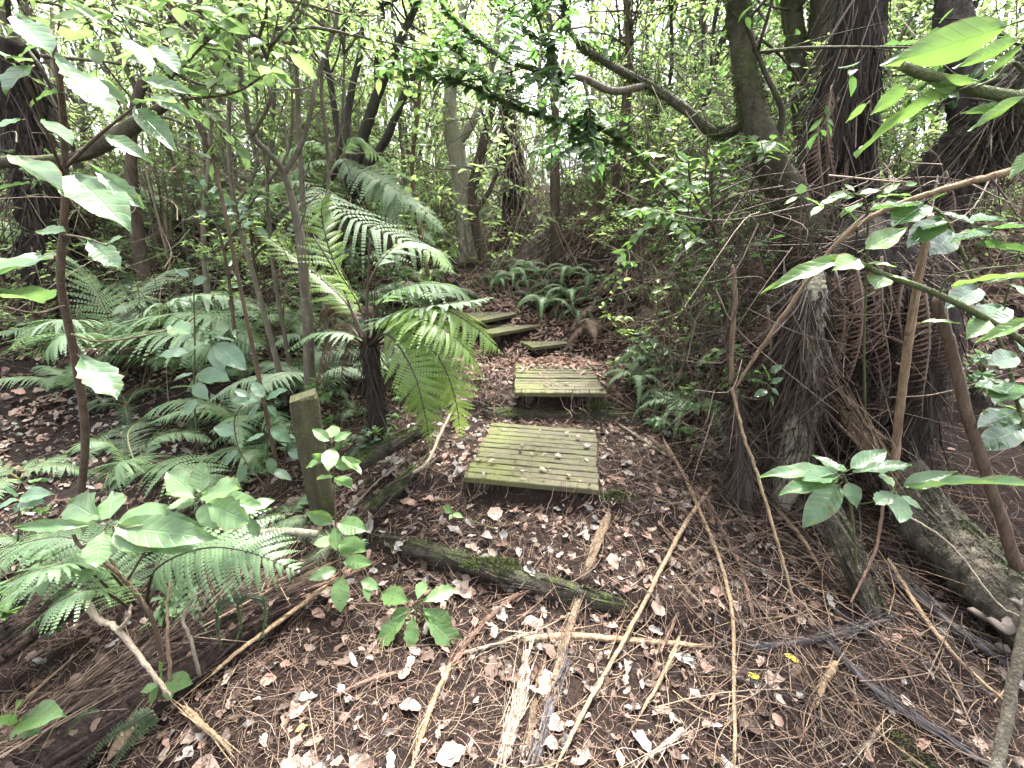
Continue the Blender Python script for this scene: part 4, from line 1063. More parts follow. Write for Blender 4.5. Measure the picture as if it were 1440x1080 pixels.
big_plant('sapling', 'tall thin stemmed plant with large silvery leaves in the upper left corner', 'sapling', gp(118, 740),
          [[(112, 720, 1.55, .014), (120, 610, 1.5), (105, 500, 1.45), (86, 400, 1.4), (90, 320, 1.38), (92, 240, 1.35), (86, 130, 1.3), (70, 40, 1.28)], [(90, 250, 1.35, .005), (60, 170, 1.2), (30, 90, 1.1)], [(92, 235, 1.35, .005), (140, 190, 1.25), (190, 150, 1.2)], [(90, 330, 1.38, .004), (120, 335, 1.3), (150, 345, 1.25)],
           [(100, 470, 1.42, .004), (150, 480, 1.4), (250, 460, 1.5), (285, 435, 1.55)], [(90, 430, 1.4, .004), (50, 440, 1.3), (0, 430, 1.25)]],
          [(20, 20, 66, 62, 1.1, 1.0, .35), (65, 75, 162, 146, 1.2, 1.1, .34), (62, 62, 15, 75, 1.15, 1.1, .5), (48, 92, -5, 118, 1.1, 1.0, .5), (35, 168, -12, 176, 1.1, 1.05, .55), (98, 243, 178, 308, 1.3, 1.15, .42), (122, 228, 200, 290, 1.3, 1.25, .28), (172, 50, 218, 96, 1.25, 1.2, .42), (218, 62, 250, 96, 1.25, 1.2, .42), (22, 222, 84, 248, 1.2, 1.1, .36), (50, 258, -10, 262, 1.2, 1.1, .18),
           (48, 330, 84, 318, 1.3, 1.28, .5), (70, 362, -15, 378, 1.3, 1.05, .42), (72, 432, -10, 390, 1.35, 1.1, .36), (108, 498, 162, 545, 1.42, 1.3, .45), (86, 105, 130, 130, 1.3, 1.25, .4), (90, 130, 30, 135, 1.3, 1.2, .35), (182, 150, 240, 128, 1.2, 1.15, .4), (188, 152, 235, 190, 1.2, 1.12, .32), (150, 345, 168, 330, 1.25, 1.25, .6), (240, 460, 262, 462, 1.48, 1.4, .5), (180, 145, 150, 100, 1.2, 1.15, .4), (60, 170, 100, 190, 1.2, 1.15, .4), (30, 92, 5, 60, 1.1, 1.0, .45), (145, 190, 205, 215, 1.25, 1.2, .3), (120, 335, 165, 372, 1.3, 1.2, .35), (90, 60, 130, 40, 1.28, 1.2, .4), (75, 45, 40, 10, 1.28, 1.2, .4), (190, 110, 280, 130, 1.3, 1.3, .26), (205, 130, 275, 165, 1.3, 1.28, .26)],
          'sheen', 'stem_brown', wr=.4, shape=3, tilt=(.1, -.35, 1), jitter=.3)
big_plant('sapling', 'slim sapling with bluish leaf clusters over the left litter', 'sapling', gp(275, 650),
          [[(280, 650, 2.5, .006), (273, 560, 2.5), (274, 480, 2.5), (272, 400, 2.5), (268, 380, 2.5)], [(274, 520, 2.5, .003), (290, 500, 2.45), (300, 478, 2.4)]],
          [(274, 545, 240, 540, 2.5, 2.4), (274, 540, 286, 556, 2.5, 2.35), (275, 525, 244, 530, 2.5, 2.4), (276, 525, 318, 530, 2.5, 2.4), (300, 480, 342, 515, 2.4, 2.3), (298, 482, 312, 522, 2.4, 2.3), (300, 478, 265, 490, 2.4, 2.3), (298, 474, 330, 478, 2.4, 2.4), (272, 495, 222, 495, 2.5, 2.4), (272, 470, 250, 480, 2.5), (300, 475, 290, 455, 2.4, 2.6), (274, 560, 262, 580, 2.5, 2.35), (273, 450, 296, 440, 2.5), (272, 430, 250, 420, 2.5), (270, 400, 290, 390, 2.5), (269, 390, 246, 378, 2.5)],
          'blue', 'stem_green', wr=.45, shape=0)
big_plant('shrub', 'bushy low plant with bluish leaves left of the square post', 'shrub', gp(375, 690),
          [[(378, 690, 2.1, .004), (376, 620, 2.1), (372, 565, 2.1)], [(395, 690, 2.15, .004), (402, 640, 2.15), (410, 590, 2.15)], [(378, 690, 2.1, .004), (340, 640, 2.1), (330, 590, 2.1), (350, 560, 2.1)]],
          [(372, 565, 322, 560, 2.1), (372, 562, 355, 535, 2.1), (374, 563, 400, 545, 2.1), (374, 568, 392, 585, 2.1), (372, 568, 340, 590, 2.1), (376, 600, 410, 620, 2.1), (376, 610, 345, 620, 2.1), (378, 640, 385, 668, 2.1), (402, 635, 430, 640, 2.15), (408, 600, 385, 610, 2.15), (350, 560, 330, 545, 2.1), (335, 610, 300, 600, 2.1), (340, 635, 310, 650, 2.1), (350, 650, 330, 680, 2.1), (380, 660, 410, 672, 2.1)],
          'blue', 'stem_brown', wr=.48, shape=0)
big_plant('shrub', 'hanging spray of backlit yellow green lance leaves in the upper right corner', 'shrub', gp(1500, 930),
          [[(1560, 1000, 1.3, .016), (1560, 600, 1.15), (1530, 300, 1.0), (1480, 160, .95), (1440, 140, .92), (1380, 128, .92), (1295, 103, .92), (1270, 92, .92)], [(1480, 160, .95, .004), (1430, 90, .9), (1400, 110, .9), (1365, 125, .9)]],
          [(1450, 25, 1233, 94, .88, .95, .30), (1450, 50, 1335, 96, .85, .86, .22), (1370, 118, 1188, 192, .9, .95, .26), (1285, 112, 1222, 162, .92, .95, .4), (1224, 142, 1188, 172, .95, .97, .35), (1450, 55, 1366, 120, .84, .88, .2), (1455, 130, 1350, 182, .88, .9, .22), (1420, 148, 1348, 158, .9, .92, .22), (1460, 205, 1412, 254, .86, .86, .35), (1300, 118, 1375, 112, .92, .9, .3)],
          'bright', 'stem_green', wr=.28, shape=2, tilt=(.2, .75, .5), jitter=.15)
big_plant('shrub', 'arching green stem of lance leaves crossing the hanging fibres', 'shrub', gp(1530, 980),
          [[(1600, 1000, 1.5, .012), (1560, 640, 1.3), (1470, 510, 1.2), (1390, 450, 1.15), (1310, 410, 1.12), (1240, 385, 1.12), (1195, 362, 1.12)], [(1320, 415, 1.12, .003), (1335, 390, 1.1), (1380, 378, 1.05), (1450, 372, 1.0)]],
          [(1196, 362, 1078, 394, 1.12, 1.1, .22), (1200, 360, 1112, 378, 1.12, 1.15, .25), (1205, 356, 1278, 318, 1.12, 1.18, .3), (1215, 372, 1262, 368, 1.12, 1.08, .4), (1240, 386, 1232, 404, 1.12, 1.08, .9), (1245, 388, 1282, 392, 1.12, 1.08, .4), (1208, 366, 1178, 372, 1.12, 1.05, .5), (1325, 410, 1460, 366, 1.1, .95, .24), (1288, 455, 1352, 446, 1.15, 1.1, .22), (1460, 445, 1370, 480, 1.0, 1.05, .3), (1390, 448, 1365, 470, 1.15, 1.1, .5)],
          'bright', 'stem_green', wr=.3, shape=2, tilt=(0, -.5, .9), jitter=.15)
big_plant('shrub', 'dark shrub with shiny grey green leaves at the right frame edge', 'shrub', gp(1440, 800),
          [[(1470, 800, 1.5, .008), (1430, 560, 1.5), (1380, 420, 1.5), (1330, 310, 1.5), (1300, 290, 1.5)], [(1400, 470, 1.5, .004), (1420, 400, 1.4), (1440, 330, 1.35)], [(1360, 370, 1.5, .003), (1390, 330, 1.4), (1410, 310, 1.35)]],
          [(1300, 290, 1228, 288, 1.5, 1.45, .4), (1302, 288, 1258, 312, 1.5, 1.4, .45), (1305, 285, 1330, 270, 1.5), (1320, 300, 1372, 308, 1.5, 1.4, .42), (1328, 305, 1282, 340, 1.5, 1.4), (1340, 325, 1318, 352, 1.5, 1.4, .5), (1350, 330, 1450, 310, 1.4, 1.2, .3), (1360, 345, 1460, 350, 1.4, 1.2, .28), (1380, 400, 1440, 385, 1.4, 1.3, .35), (1398, 330, 1345, 328, 1.4, 1.35, .35), (1412, 312, 1372, 300, 1.35, 1.3, .4), (1420, 400, 1460, 420, 1.3, 1.2), (1410, 430, 1380, 452, 1.45, 1.35, .5), (1425, 470, 1460, 500, 1.4, 1.3), (1430, 540, 1402, 560, 1.5, 1.4), (1435, 560, 1460, 580, 1.5, 1.4), (1432, 580, 1380, 596, 1.5, 1.4, .35), (1430, 500, 1395, 510, 1.5, 1.42, .4), (1420, 560, 1392, 530, 1.5, 1.45), (1440, 600, 1385, 625, 1.5, 1.4, .35), (1375, 405, 1345, 420, 1.5, 1.4), (1330, 312, 1300, 320, 1.5, 1.42)],
          'dark_gloss', 'stem_green', wr=.42, shape=0, tilt=(0, -.35, 1), jitter=.3)
big_plant('sapling', 'cluster of rounded shiny leaves in front of the stout bending trunk', 'sapling', gp(1215, 700),
          [[(1220, 690, 2.0, .006), (1215, 500, 1.9), (1220, 360, 1.8), (1218, 285, 1.75), (1200, 272, 1.72)], [(1218, 290, 1.75, .003), (1250, 272, 1.7), (1272, 262, 1.68)], [(1218, 300, 1.75, .003), (1170, 290, 1.7), (1125, 275, 1.65)]],
          [(1200, 272, 1152, 282, 1.72), (1202, 270, 1188, 258, 1.72), (1205, 275, 1240, 262, 1.72), (1225, 280, 1282, 268, 1.7), (1240, 275, 1265, 256, 1.7), (1250, 275, 1300, 280, 1.68), (1215, 285, 1182, 300, 1.7), (1222, 285, 1252, 296, 1.7), (1125, 275, 1128, 258, 1.65, 1.65, .9), (1125, 277, 1102, 284, 1.65), (1130, 278, 1160, 288, 1.65), (1160, 288, 1140, 300, 1.68), (1180, 292, 1212, 306, 1.7), (1270, 262, 1292, 255, 1.68), (1205, 278, 1170, 270, 1.72), (1240, 285, 1270, 292, 1.7)],
          'broad', 'stem_green', wr=.5, shape=0, tilt=(0, -.45, 1))
for lab, bp, Y, mat, lv in (
    ('few leafed seedling rooted on the splintered pole', (228, 985), .98, 'broad', [(230, 960, 197, 972), (230, 958, 222, 935), (232, 960, 262, 958), (228, 962, 202, 992), (232, 962, 240, 985)]),
    ('pale seedling leaves resting low by the bottom corner', (30, 1040), .85, 'broad', [(28, 1015, 75, 998), (28, 1015, -5, 1010), (28, 1018, 12, 1042), (26, 1012, 10, 990), (30, 1018, 52, 1030)]),
    ('bluish seedling in the litter at the far left edge', (25, 760), 1.5, 'blue', [(28, 700, 62, 690), (28, 702, -8, 712), (28, 704, 60, 706), (26, 700, 8, 685), (28, 705, 20, 722)]),
    ('tiny seedling beside the near end of the curved riser log', (700, 745), 1.62, 'broad', [(636, 722, 625, 712), (636, 722, 650, 726), (636, 722, 632, 730)]),
    ('seedling with dark oval leaves before the lichen stump', (1085, 590), 1.9, 'dark_gloss', [(1080, 540, 1058, 535), (1080, 538, 1078, 510), (1082, 540, 1102, 530), (1082, 545, 1098, 555), (1080, 548, 1062, 556), (1080, 530, 1062, 520), (1082, 525, 1100, 512), (1082, 555, 1090, 572)]),
    ('rosette of long pale leaves right of the second plank step', (905, 525), 3.4, 'blue', [(905, 492, 880, 500), (905, 490, 895, 478), (906, 490, 920, 480), (907, 492, 936, 495), (905, 494, 890, 512), (906, 494, 915, 512), (908, 494, 930, 508), (903, 492, 878, 490)])):
    b = gp(*bp); u0, v0 = lv[0][0], lv[0][1]
    big_plant('seedling', lab, 'seedling', b, [[(bp[0], bp[1], Y + .02, .003), (u0, v0, Y)]], [(*l, Y, Y - .03) for l in lv], mat, wr=.5, shape=3, jitter=.2)


def twiggy(name, label, cat, stems, nl, L, mat, smat='stem_brown', wr=.45, side=True, group=None, tpl=T_MID, nsub=0, subl=.25, base=None, lo=.15, up=.5):
    """stems with leaves set along them"""
    P0 = px(stems[0])[0]
    root = thing(name, label, cat, base if base is not None else P0[0], group)
    gt, gc = Geo(), Geo()
    lines = []
    for st in stems:
        P, r = px(st); tube(gt, P, r, 7, seg=max(14, 6 * len(P)), noise=.06); C = spline(P, 40); lines.append((C, lo))
        for _ in range(nsub):
            b = C[rng.integers(8, 40)]; t = nrm(C[-1] - C[0]); d = nrm(t * .5 + rng.normal(0, .6, 3)); l = subl * U(.5, 1.2)
            e = spline([b, b + d * l * .5, b + d * l + np.array([0, 0, -.04])], 20); tube(gt, e, np.linspace(.0025, .001, 20), 4, cap=False); lines.append((e, .1))
    for C, l0 in lines:
        ln = np.linalg.norm(np.diff(C, axis=0), axis=1).sum(); n = max(4, int(nl * ln)); i = np.linspace(l0 * (len(C) - 1), len(C) - 1.01, n).astype(int)
        T = nrm(np.gradient(C, axis=0))[i]; S = nrm(np.cross(T, [0, 0, 1])) * np.where(np.arange(n) % 2, 1, -1)[:, None]
        D = nrm(S + T * .6 + rng.normal(0, .28, (n, 3)))
        leaves(gc, C[i], D, upn(n, .35) + np.array([0, -up, 0]), L * U(.65, 1.15, n), L * wr * U(.8, 1.15, n), tpl, None, U(-.05, .3, n))
    gc.build('foliage', M[mat], root); gt.build('stem', M[smat], root)
    return root


twiggy('overhanging_branch', 'long slim branch with dark paired leaves reaching across the top centre', 'branch',
       [[(1060, 470, 3.3, 7), (1035, 400, 3.4, 6.5), (1010, 345, 3.4, 6), (985, 305, 3.3, 5), (940, 262, 3.2, 5), (890, 212, 3.1, 4), (840, 178, 3.0, 4), (770, 165, 2.9, 3), (720, 150, 2.8, 2.5), (660, 122, 2.7, 2), (602, 104, 2.6, 2)],
        [(895, 215, 3.1, 3), (845, 195, 3.05, 2.5), (800, 180, 3.0, 2)], [(730, 152, 2.8, 2.5), (690, 130, 2.75, 2), (665, 95, 2.7, 1.5), (640, 70, 2.7, 1)]], 52, .075, 'canopy_c', 'stem_green', .5, nsub=9, subl=.4, lo=.3)
twiggy('overhanging_branch', 'mossy bough with dark rounded leaves hanging from the top middle', 'branch',
       [[(905, 121, 3.1, 5), (862, 128, 3.05, 5), (820, 110, 3.0, 5), (770, 102, 2.95, 4), (710, 82, 2.9, 4), (660, 45, 2.9, 3.5), (630, 18, 2.9, 3), (610, -20, 2.9, 3)],
        [(790, 105, 2.95, 3), (770, 60, 2.9, 2.5), (750, 10, 2.85, 2), (740, -30, 2.85, 2)], [(770, 60, 2.9, 2), (730, 40, 2.85, 2), (715, 10, 2.8, 1.5)], [(820, 110, 3.0, 3), (830, 150, 2.95, 2), (826, 190, 2.9, 1.5)], [(800, 20, 3, 2), (770, 70, 2.9, 2), (790, 130, 2.85, 1.5)]], 60, .07, 'canopy_c', 'bark_grey', .55, nsub=5, subl=.32, lo=.35)
for i, (lab, st, mat, L, nl, ns) in enumerate((
    ('lime leafed sapling growing out of the right bank by the path', [[(905, 560, 3.2, 2.5), (900, 500, 3.2, 2), (925, 440, 3.2, 2), (922, 392, 3.2, 1.5)], [(903, 500, 3.2, 2), (870, 460, 3.2, 1.5), (845, 430, 3.2, 1)], [(912, 470, 3.2, 1.5), (950, 450, 3.2, 1), (970, 420, 3.2, 1)]], 'small_lime', .075, 26, 3),
    ('leafy dark shrub with upright whorls at the right of the path', [[(1030, 560, 2.6, 4), (1020, 420, 2.6, 4), (1010, 330, 2.6, 3), (1000, 250, 2.6, 3), (1015, 200, 2.6, 2)], [(1010, 330, 2.6, 3), (975, 270, 2.55, 2), (968, 225, 2.5, 1.5)], [(1005, 290, 2.6, 2.5), (1040, 250, 2.6, 2), (1056, 210, 2.6, 1.5)], [(1010, 330, 2.6, 2), (960, 320, 2.5, 2), (930, 300, 2.5, 1.5)]], 'broad', .085, 42, 6),
    ('bush of small dark leaves at the back right of the second step', [[(940, 560, 3.0, 3), (950, 500, 3.0, 2), (965, 440, 3.0, 2)], [(945, 530, 3.0, 2), (920, 490, 3.0, 1.5), (900, 465, 3.0, 1)], [(948, 510, 3.0, 2), (985, 480, 3.0, 1.5), (1000, 450, 3.0, 1)]], 'canopy_c', .06, 40, 6),
    ('yellow green shrub on the left slope before the dark pole', [[(365, 420, 3.3, 3), (355, 350, 3.3, 2), (350, 300, 3.3, 2)], [(358, 360, 3.3, 2), (385, 330, 3.3, 1.5), (400, 310, 3.3, 1)], [(360, 380, 3.3, 2), (330, 350, 3.3, 1.5), (310, 340, 3.3, 1)]], 'small_lime', .07, 30, 4),
    ('shrub with bluish hanging leaves left of the forking grey sapling', [[(330, 470, 3.0, 3), (320, 380, 3.0, 2), (300, 300, 3.0, 2), (270, 240, 3.0, 1.5)], [(315, 350, 3.0, 2), (345, 300, 3.0, 1.5), (365, 270, 3.0, 1)]], 'blue', .09, 26, 4),
    ('leafy spray of light green leaves at the top left above the silvery leaves', [[(300, 220, 2.2, 3), (240, 110, 2.1, 2), (180, 60, 2.0, 2), (120, 20, 2.0, 1.5)], [(240, 110, 2.1, 2), (290, 60, 2.1, 1.5), (330, 20, 2.1, 1)], [(260, 140, 2.1, 2), (330, 130, 2.1, 1.5), (380, 100, 2.1, 1)]], 'canopy_a', .11, 24, 5),
    ('light green umbrella leaved sapling at the top left centre', [[(600, 380, 4.0, 4), (580, 250, 4.0, 3), (590, 130, 4.0, 3), (585, 80, 4.0, 2)], [(588, 150, 4.0, 2), (550, 100, 4.0, 2), (520, 40, 4.0, 1.5)], [(588, 120, 4.0, 2), (610, 60, 4.0, 2), (640, 10, 4.0, 1)]], 'canopy_b', .13, 24, 6),
)):
    P0 = px(st[0])[0][0]; b = np.array([P0[0], P0[1], float(H(P0[0], P0[1]))])
    if P0[2] > b[2] + .02: st[0].insert(0, None); st[0][0] = st[0][1]
    r = twiggy('shrub', lab, 'shrub', st, nl, L, mat, nsub=ns, base=b)
    if P0[2] > b[2] + .03:
        g = Geo(); tube(g, [b - np.array([0, 0, .05]), P0], [.012, .008], 7, seg=8, noise=.08); g.build('stem_foot', M['stem_brown'], r)

# ------------------------------------------------------------------ the wood behind: every tree its own object
TL = [proto_tree('slender_tree', 'slender grey stemmed tree with small light leaves on the left bank', 'tree', 'slender trees on the left bank', h, r, (M['bark_grey'], M[m]), nl, 9, L, .42, .18, 1.1, 8, T_SIMPLE, fk)
      for h, r, m, nl, L, fk in ((5.5, .035, 'canopy_a', 34, .072, 2), (6.0, .045, 'canopy_b', 38, .072, 1), (5.0, .03, 'canopy_g', 34, .066, 3), (5.5, .05, 'canopy_b', 30, .07, 1))]
place(TL, zone(30, (-8.5, -1.0), (4.4, 11), .55), sc=(.8, 1.25), sink=.05)
TC = [proto_tree('background_tree', 'pale green tree in the wood beyond the top of the path', 'tree', 'background trees beyond the path', h, r, (M[bk], M[m]), nl, 7, L, .42, .03, 1.4, 7, T_SIMPLE, fk)
      for h, r, m, nl, L, fk, bk in ((6.2, .055, 'canopy_b', 34, .10, 1, 'bark_pale'), (7.0, .06, 'canopy_b', 36, .10, 1, 'vine'), (5.8, .05, 'canopy_g', 34, .095, 2, 'vine'), (6.5, .06, 'canopy_b', 34, .11, 2, 'bark_pale'))]
sp = zone(14, (-5, 5), (8.0, 11.5), .8) + zone(40, (-14, 14), (11.5, 19), .9)
sp = [p for k, p in enumerate(sp) if not (-.14 * p[1] < p[0] < .30 * p[1] and k % 2)]
place(TC, sp, sc=(.8, 1.25), sink=.1)
TR = [proto_tree('bank_tree', 'dark stemmed tree with glossy leaves on the right bank', 'tree', 'trees on the right bank', h, r, (M['bark_dark'], M[m]), nl, 9, L, .5, .25, 1.1, 7, T_SIMPLE, fk)
      for h, r, m, nl, L, fk in ((6, .05, 'canopy_a', 34, .10, 1), (5.5, .04, 'canopy_c', 34, .09, 2), (6.5, .06, 'canopy_b', 36, .1, 1))]
place(TR, zone(18, (1.7, 8.5), (4.8, 11), .7), sc=(.8, 1.2), sink=.05)
BU = [proto_tree('understory_bush', 'waist high bush of small leaves in the undergrowth', 'bush', 'undergrowth bushes', .9, .012, (M['stem_brown'], M[m]), 16, 8, .055, .42, .1, .5, 5, T_SIMPLE, 3)
      for m in ('canopy_a', 'canopy_b', 'canopy_g', 'canopy_c')]
place(BU, zone(40, (-5.5, -.9), (3.4, 8), .4) + zone(36, (.95, 5), (3.4, 8), .38) + zone(44, (-3.5, 4), (6.4, 12), .4), sc=(.7, 1.4))
DB = [proto_tree('thicket_bush', 'dense head high bush of fine leaves closing off the view behind the path', 'bush', 'thicket bushes behind the path', 1.7, .016, (M['vine'], M[m]), 40, 9, .05, .42, .02, .7, 6, T_SIMPLE, 3)
      for m in ('canopy_g', 'canopy_b', 'canopy_a')]
place(DB, zone(20, (-3.4, 3.6), (5.8, 8.6), .5) + zone(12, (1.5, 4.5), (3.8, 6), .5) + zone(10, (-4.5, -1.6), (4.6, 7), .5), sc=(.7, 1.25), sink=.05)
SD = [proto_tree('ground_seedling', 'ankle high leafy seedling growing from the litter', 'seedling', 'little seedlings in the litter', .22, .004, (M['stem_green'], M[m]), 7, 5, .05, .5, .2, .14, 3, T_MID, 1, r)
      for m, r in (('broad', .2), ('blue', .2), ('fern', .1))]
place(SD, [p for p in zone(62, (-3.4, -.75), (1.3, 4.6), .16, .75) if not (p[0] < -1.7 and p[1] > 1.9)] + zone(40, (.9, 3.2), (2.2, 4.8), .16, .62), sc=(.6, 1.6))


def vine(top, bot, sag, r):
    n = 9; t = np.linspace(0, 1, n)[:, None]; P = top * (1 - t) + bot * t; P = P + rng.normal(0, .035, P.shape); P[:, :2] += np.sin(t * math.pi) * sag
    g = Geo(); tube(g, P, r, 5, seg=30, noise=.08); o = g.build('hanging_vine', M['vine']); return o


for i in range(60):
    y = U(4.5, 10.5); x = U(-.75, .75) * y * 1.1
    if i % 3 == 0: x = U(-.1, .45) * y
    zt = 1.6 + y * U(.2, .5); zb = float(H(x, y)) + (U(0, .1) if i % 2 else U(.2, 1.0))
    o = vine(np.array([x, y, zt]), np.array([x + U(-.7, .7), y + U(-.3, .3), zb]), U(-.2, .2, 2), U(.003, .009))
    tag(o, 'thin bare vine hanging between the background trunks', 'vine', 'bare vines among the trunks')
DS = []
for i in range(46):
    left = i % 2
    y = U(4.2, 9); x = U(-.9, -.22) * y if left else U(.12, .6) * y
    b = np.array([x, y, float(H(x, y)) - .05]); l = U(1.6, 3.4); d = nrm([U(-.35, .35), U(-.2, .2), 1]); m = ('bark_grey', 'vine', 'stem_brown')[i % 3]
    P = spline([b, b + d * l * .4 + rng.normal(0, .05, 3), b + d * l * .75 + rng.normal(0, .1, 3), b + d * l + rng.normal(0, .15, 3)], 18)
    g = Geo(); tube(g, P, np.linspace(U(.008, .018), .003, 18), 6, noise=.08)
    for k in range(5):
        q = P[rng.integers(5, 18)]; e = nrm(d + rng.normal(0, .7, 3)); ll = U(.2, .6); tube(g, spline([q, q + e * ll * .5, q + e * ll + rng.normal(0, .06, 3)], 6), np.linspace(.004, .001, 6), 4, cap=False)
    o = g.build('bare_pole', M[m]); tag(o, 'thin leafless pole standing in the %s undergrowth' % ('left bank' if left else 'right bank'), 'sapling', 'bare poles on the %s bank' % ('left' if left else 'right'))

# the far wood reads as one mass
g = Geo(); n = 12000
x = U(-32, 32, n); y = U(20, 30, n); z = np.interp(y, PY, PZ) + np.abs(rng.normal(0, 1, n)) ** 1.0 * 1.3
leaves(g, np.stack([x, y, z], -1), rdir(n), upn(n, .7), U(.14, .28, n), U(.07, .13, n), T_SIMPLE)
for i in range(90):
    x, y = U(-30, 30), U(20, 29); z = float(np.interp(y, PY, PZ)); tube(g, [[x, y, z - .3], [x + U(-.4, .4), y, z + 4], [x + U(-1, 1), y, z + 10]], [.12, .09, .04], 7, seg=14, mi=1)
o = g.build('far_wood', [M['canopy_b'], M['bark_grey']]); tag(o, 'mass of pale foliage far behind all the trees', 'woodland', None, 'stuff')  # pale leaf green shared with the nearer trees

# ------------------------------------------------------------------ fallen sticks one by one
def stick(label, pts, rad, mat, name='fallen_stick', lift=.012, sides=8, noise=.08, flat=1.0, taper=.6, kink=.0012):
    """pts in pixels; a third number is a height above the ground"""
    P = np.array([gp(p[0], p[1]) + np.array([0, 0, (p[2] if len(p) > 2 else 0) + lift]) for p in pts])
    n = max(14, len(P) * 7); C = spline(P, n) + rng.normal(0, kink, (n, 3)) * np.array([1, 1, .4])
    rr = np.linspace(rad, rad * taper, n); rr[:2] *= (.35, .8); rr[-3:] *= (.85, .6, .2)
    g = Geo(); tube(g, C, rr, sides, noise=noise, flat=flat)
    k = int(rad * 1400 * (3 if flat < 1 else 1)); i = rng.integers(0, n - 1, k); T = nrm(np.gradient(C, axis=0))[i] * np.where(U(0, 1, k) < .5, 1, -1)[:, None]
    leaves(g, C[i] + rng.normal(0, rad * .6, (k, 3)) + np.array([0, 0, rad * .4]), T + rng.normal(0, .12, (k, 3)), upn(k, .6), U(.04, .22, k), U(.002, .006, k), T_RIB, None, U(-.1, .15, k))
    return tag(g.build(name, M[mat]), label, 'stick')


def stickY(label, pts, rad, mat, name='fallen_stick', sides=8, noise=.08, taper=.6):
    P = np.array([at(*p) for p in pts]); n = max(14, len(P) * 7); C = spline(P, n) + rng.normal(0, .0012, (n, 3))
    rr = np.linspace(rad, rad * taper, n); rr[-3:] *= (.85, .6, .25)
    g = Geo(); tube(g, C, rr, sides, noise=noise)
    return tag(g.build(name, M[mat]), label, 'stick')


stick('long tan stick running from the stump to the bottom edge', [(1000, 690), (965, 740), (935, 795), (908, 850), (870, 920), (825, 1000), (782, 1085)], .011, 'tan_stick', lift=.03)
stick('long straight tan stick lying down the right side of the dirt', [(930, 620), (962, 680), (990, 745), (1015, 810), (1028, 880), (1030, 970), (1031, 1090)], .010, 'tan_stick', lift=.035)
stick('reddish stick between the two long tan ones', [(985, 690), (1020, 760), (1042, 810), (1060, 885)], .012, 'red_stick', lift=.02)
stick('reddish bent stick pointing to the foot of the shredded stump', [(905, 615), (945, 650), (975, 700), (1005, 735)], .014, 'red_stick', lift=.03)
stick('thick pale stick lying level across the dirt', [(730, 903), (800, 898), (880, 903), (945, 908), (1003, 914)], .015, 'tan_stick', lift=.012)
stick('short pale stick left of the thick level one', [(640, 925), (700, 908), (760, 890)], .008, 'grey_stick')
stick('black broken frond stalk lying level on the right', [(1048, 916), (1100, 912), (1165, 900), (1215, 886), (1262, 868)], .020, 'black_stalk', 'frond_stalk', lift=.015, flat=.6)
stick('long black frond stalk slanting to the bottom right corner', [(1160, 905), (1205, 955), (1260, 1000), (1320, 1038), (1400, 1090)], .017, 'black_stalk', 'frond_stalk', lift=.02, flat=.6)
stick('grey black frond stalk along the mossy log', [(1245, 815), (1310, 865), (1370, 915), (1450, 960)], .018, 'black_stalk', 'frond_stalk', lift=.03, flat=.6)
stick('shredded tan and black strip of bark across the riser log', [(856, 728), (832, 790), (815, 845), (795, 910), (775, 980)], .021, 'split_wood', 'bark_strip', lift=.03, flat=.4, noise=.1)
stick('black tail end of the shredded bark strip', [(795, 905), (785, 960), (768, 1020), (752, 1085)], .020, 'black_stalk', 'bark_strip', lift=.012, flat=.5, noise=.12)
stick('bleached splintered slab of wood in the foreground', [(741, 935), (730, 985), (718, 1030), (706, 1072)], .022, 'pale_wood', 'wood_splinter', lift=.012, flat=.4, noise=.07, taper=1.1, sides=7)
stick('narrow splinter beside the bleached slab', [(760, 945), (750, 1000), (738, 1060)], .009, 'split_wood', 'wood_splinter', flat=.5, noise=.2)
stick('curved reddish frond stalk bending beside the rosette seedling', [(762, 827), (718, 848), (688, 875), (660, 905), (632, 945)], .013, 'red_stick', 'frond_stalk', flat=.6, lift=.02)
stick('smooth tan cane continuing from the curved reddish stalk', [(636, 935), (612, 985), (596, 1030), (580, 1085)], .012, 'tan_stick', lift=.015)
stick('long splintered pole slanting across the near left log', [(460, 828, .10), (400, 868, .12), (330, 912, .14), (265, 965, .12), (215, 1020, .08), (160, 1090, .05)], .024, 'split_wood', 'fallen_pole', lift=.02, flat=.65, noise=.1, taper=.9)
stick('thin pale cane lying alongside the splintered pole', [(475, 832, .06), (400, 890, .05), (340, 935, .05), (300, 968, .04)], .010, 'tan_stick', lift=.02)
stick('short pale stick poking from under the splintered pole', [(262, 1005, .03), (295, 1035, .02), (330, 1062)], .011, 'tan_stick')
stickY('pale forked stick leaning in front of the rotting log', [(118, 838, 1.0), (135, 868, .98), (165, 885, .96), (205, 935, .92), (242, 982, .9)], .010, 'grey_stick')
stickY('short fork of the pale leaning stick', [(166, 886, .96), (180, 870, .96), (184, 852, .97)], .006, 'grey_stick')
stickY('thin pale upright shoot before the rotting log', [(240, 958, .95), (236, 900, .97), (235, 850, 1.0), (240, 815, 1.02)], .005, 'tan_stick', 'upright_shoot')
stickY('bent grey hoop of stem over the rotting log', [(280, 950, 1.0), (270, 905, 1.0), (258, 870, 1.03), (275, 838, 1.05), (300, 825, 1.08)], .006, 'grey_stick', 'upright_shoot')
stick('forked pale branch lying beside the nearest plank step', [(520, 742), (528, 712, .03), (562, 690, .05), (600, 672, .07), (622, 632, .10), (645, 590, .12), (664, 586, .10)], .012, 'grey_stick', 'fallen_branch', lift=.02)
stick('thin side branch below the forked pale branch', [(520, 662, .04), (548, 660, .05), (580, 652, .05)], .006, 'grey_stick', 'fallen_branch')
stick('low grey stick resting along the short mossy rail', [(480, 735), (530, 690, .04), (575, 660, .06)], .006, 'grey_stick')
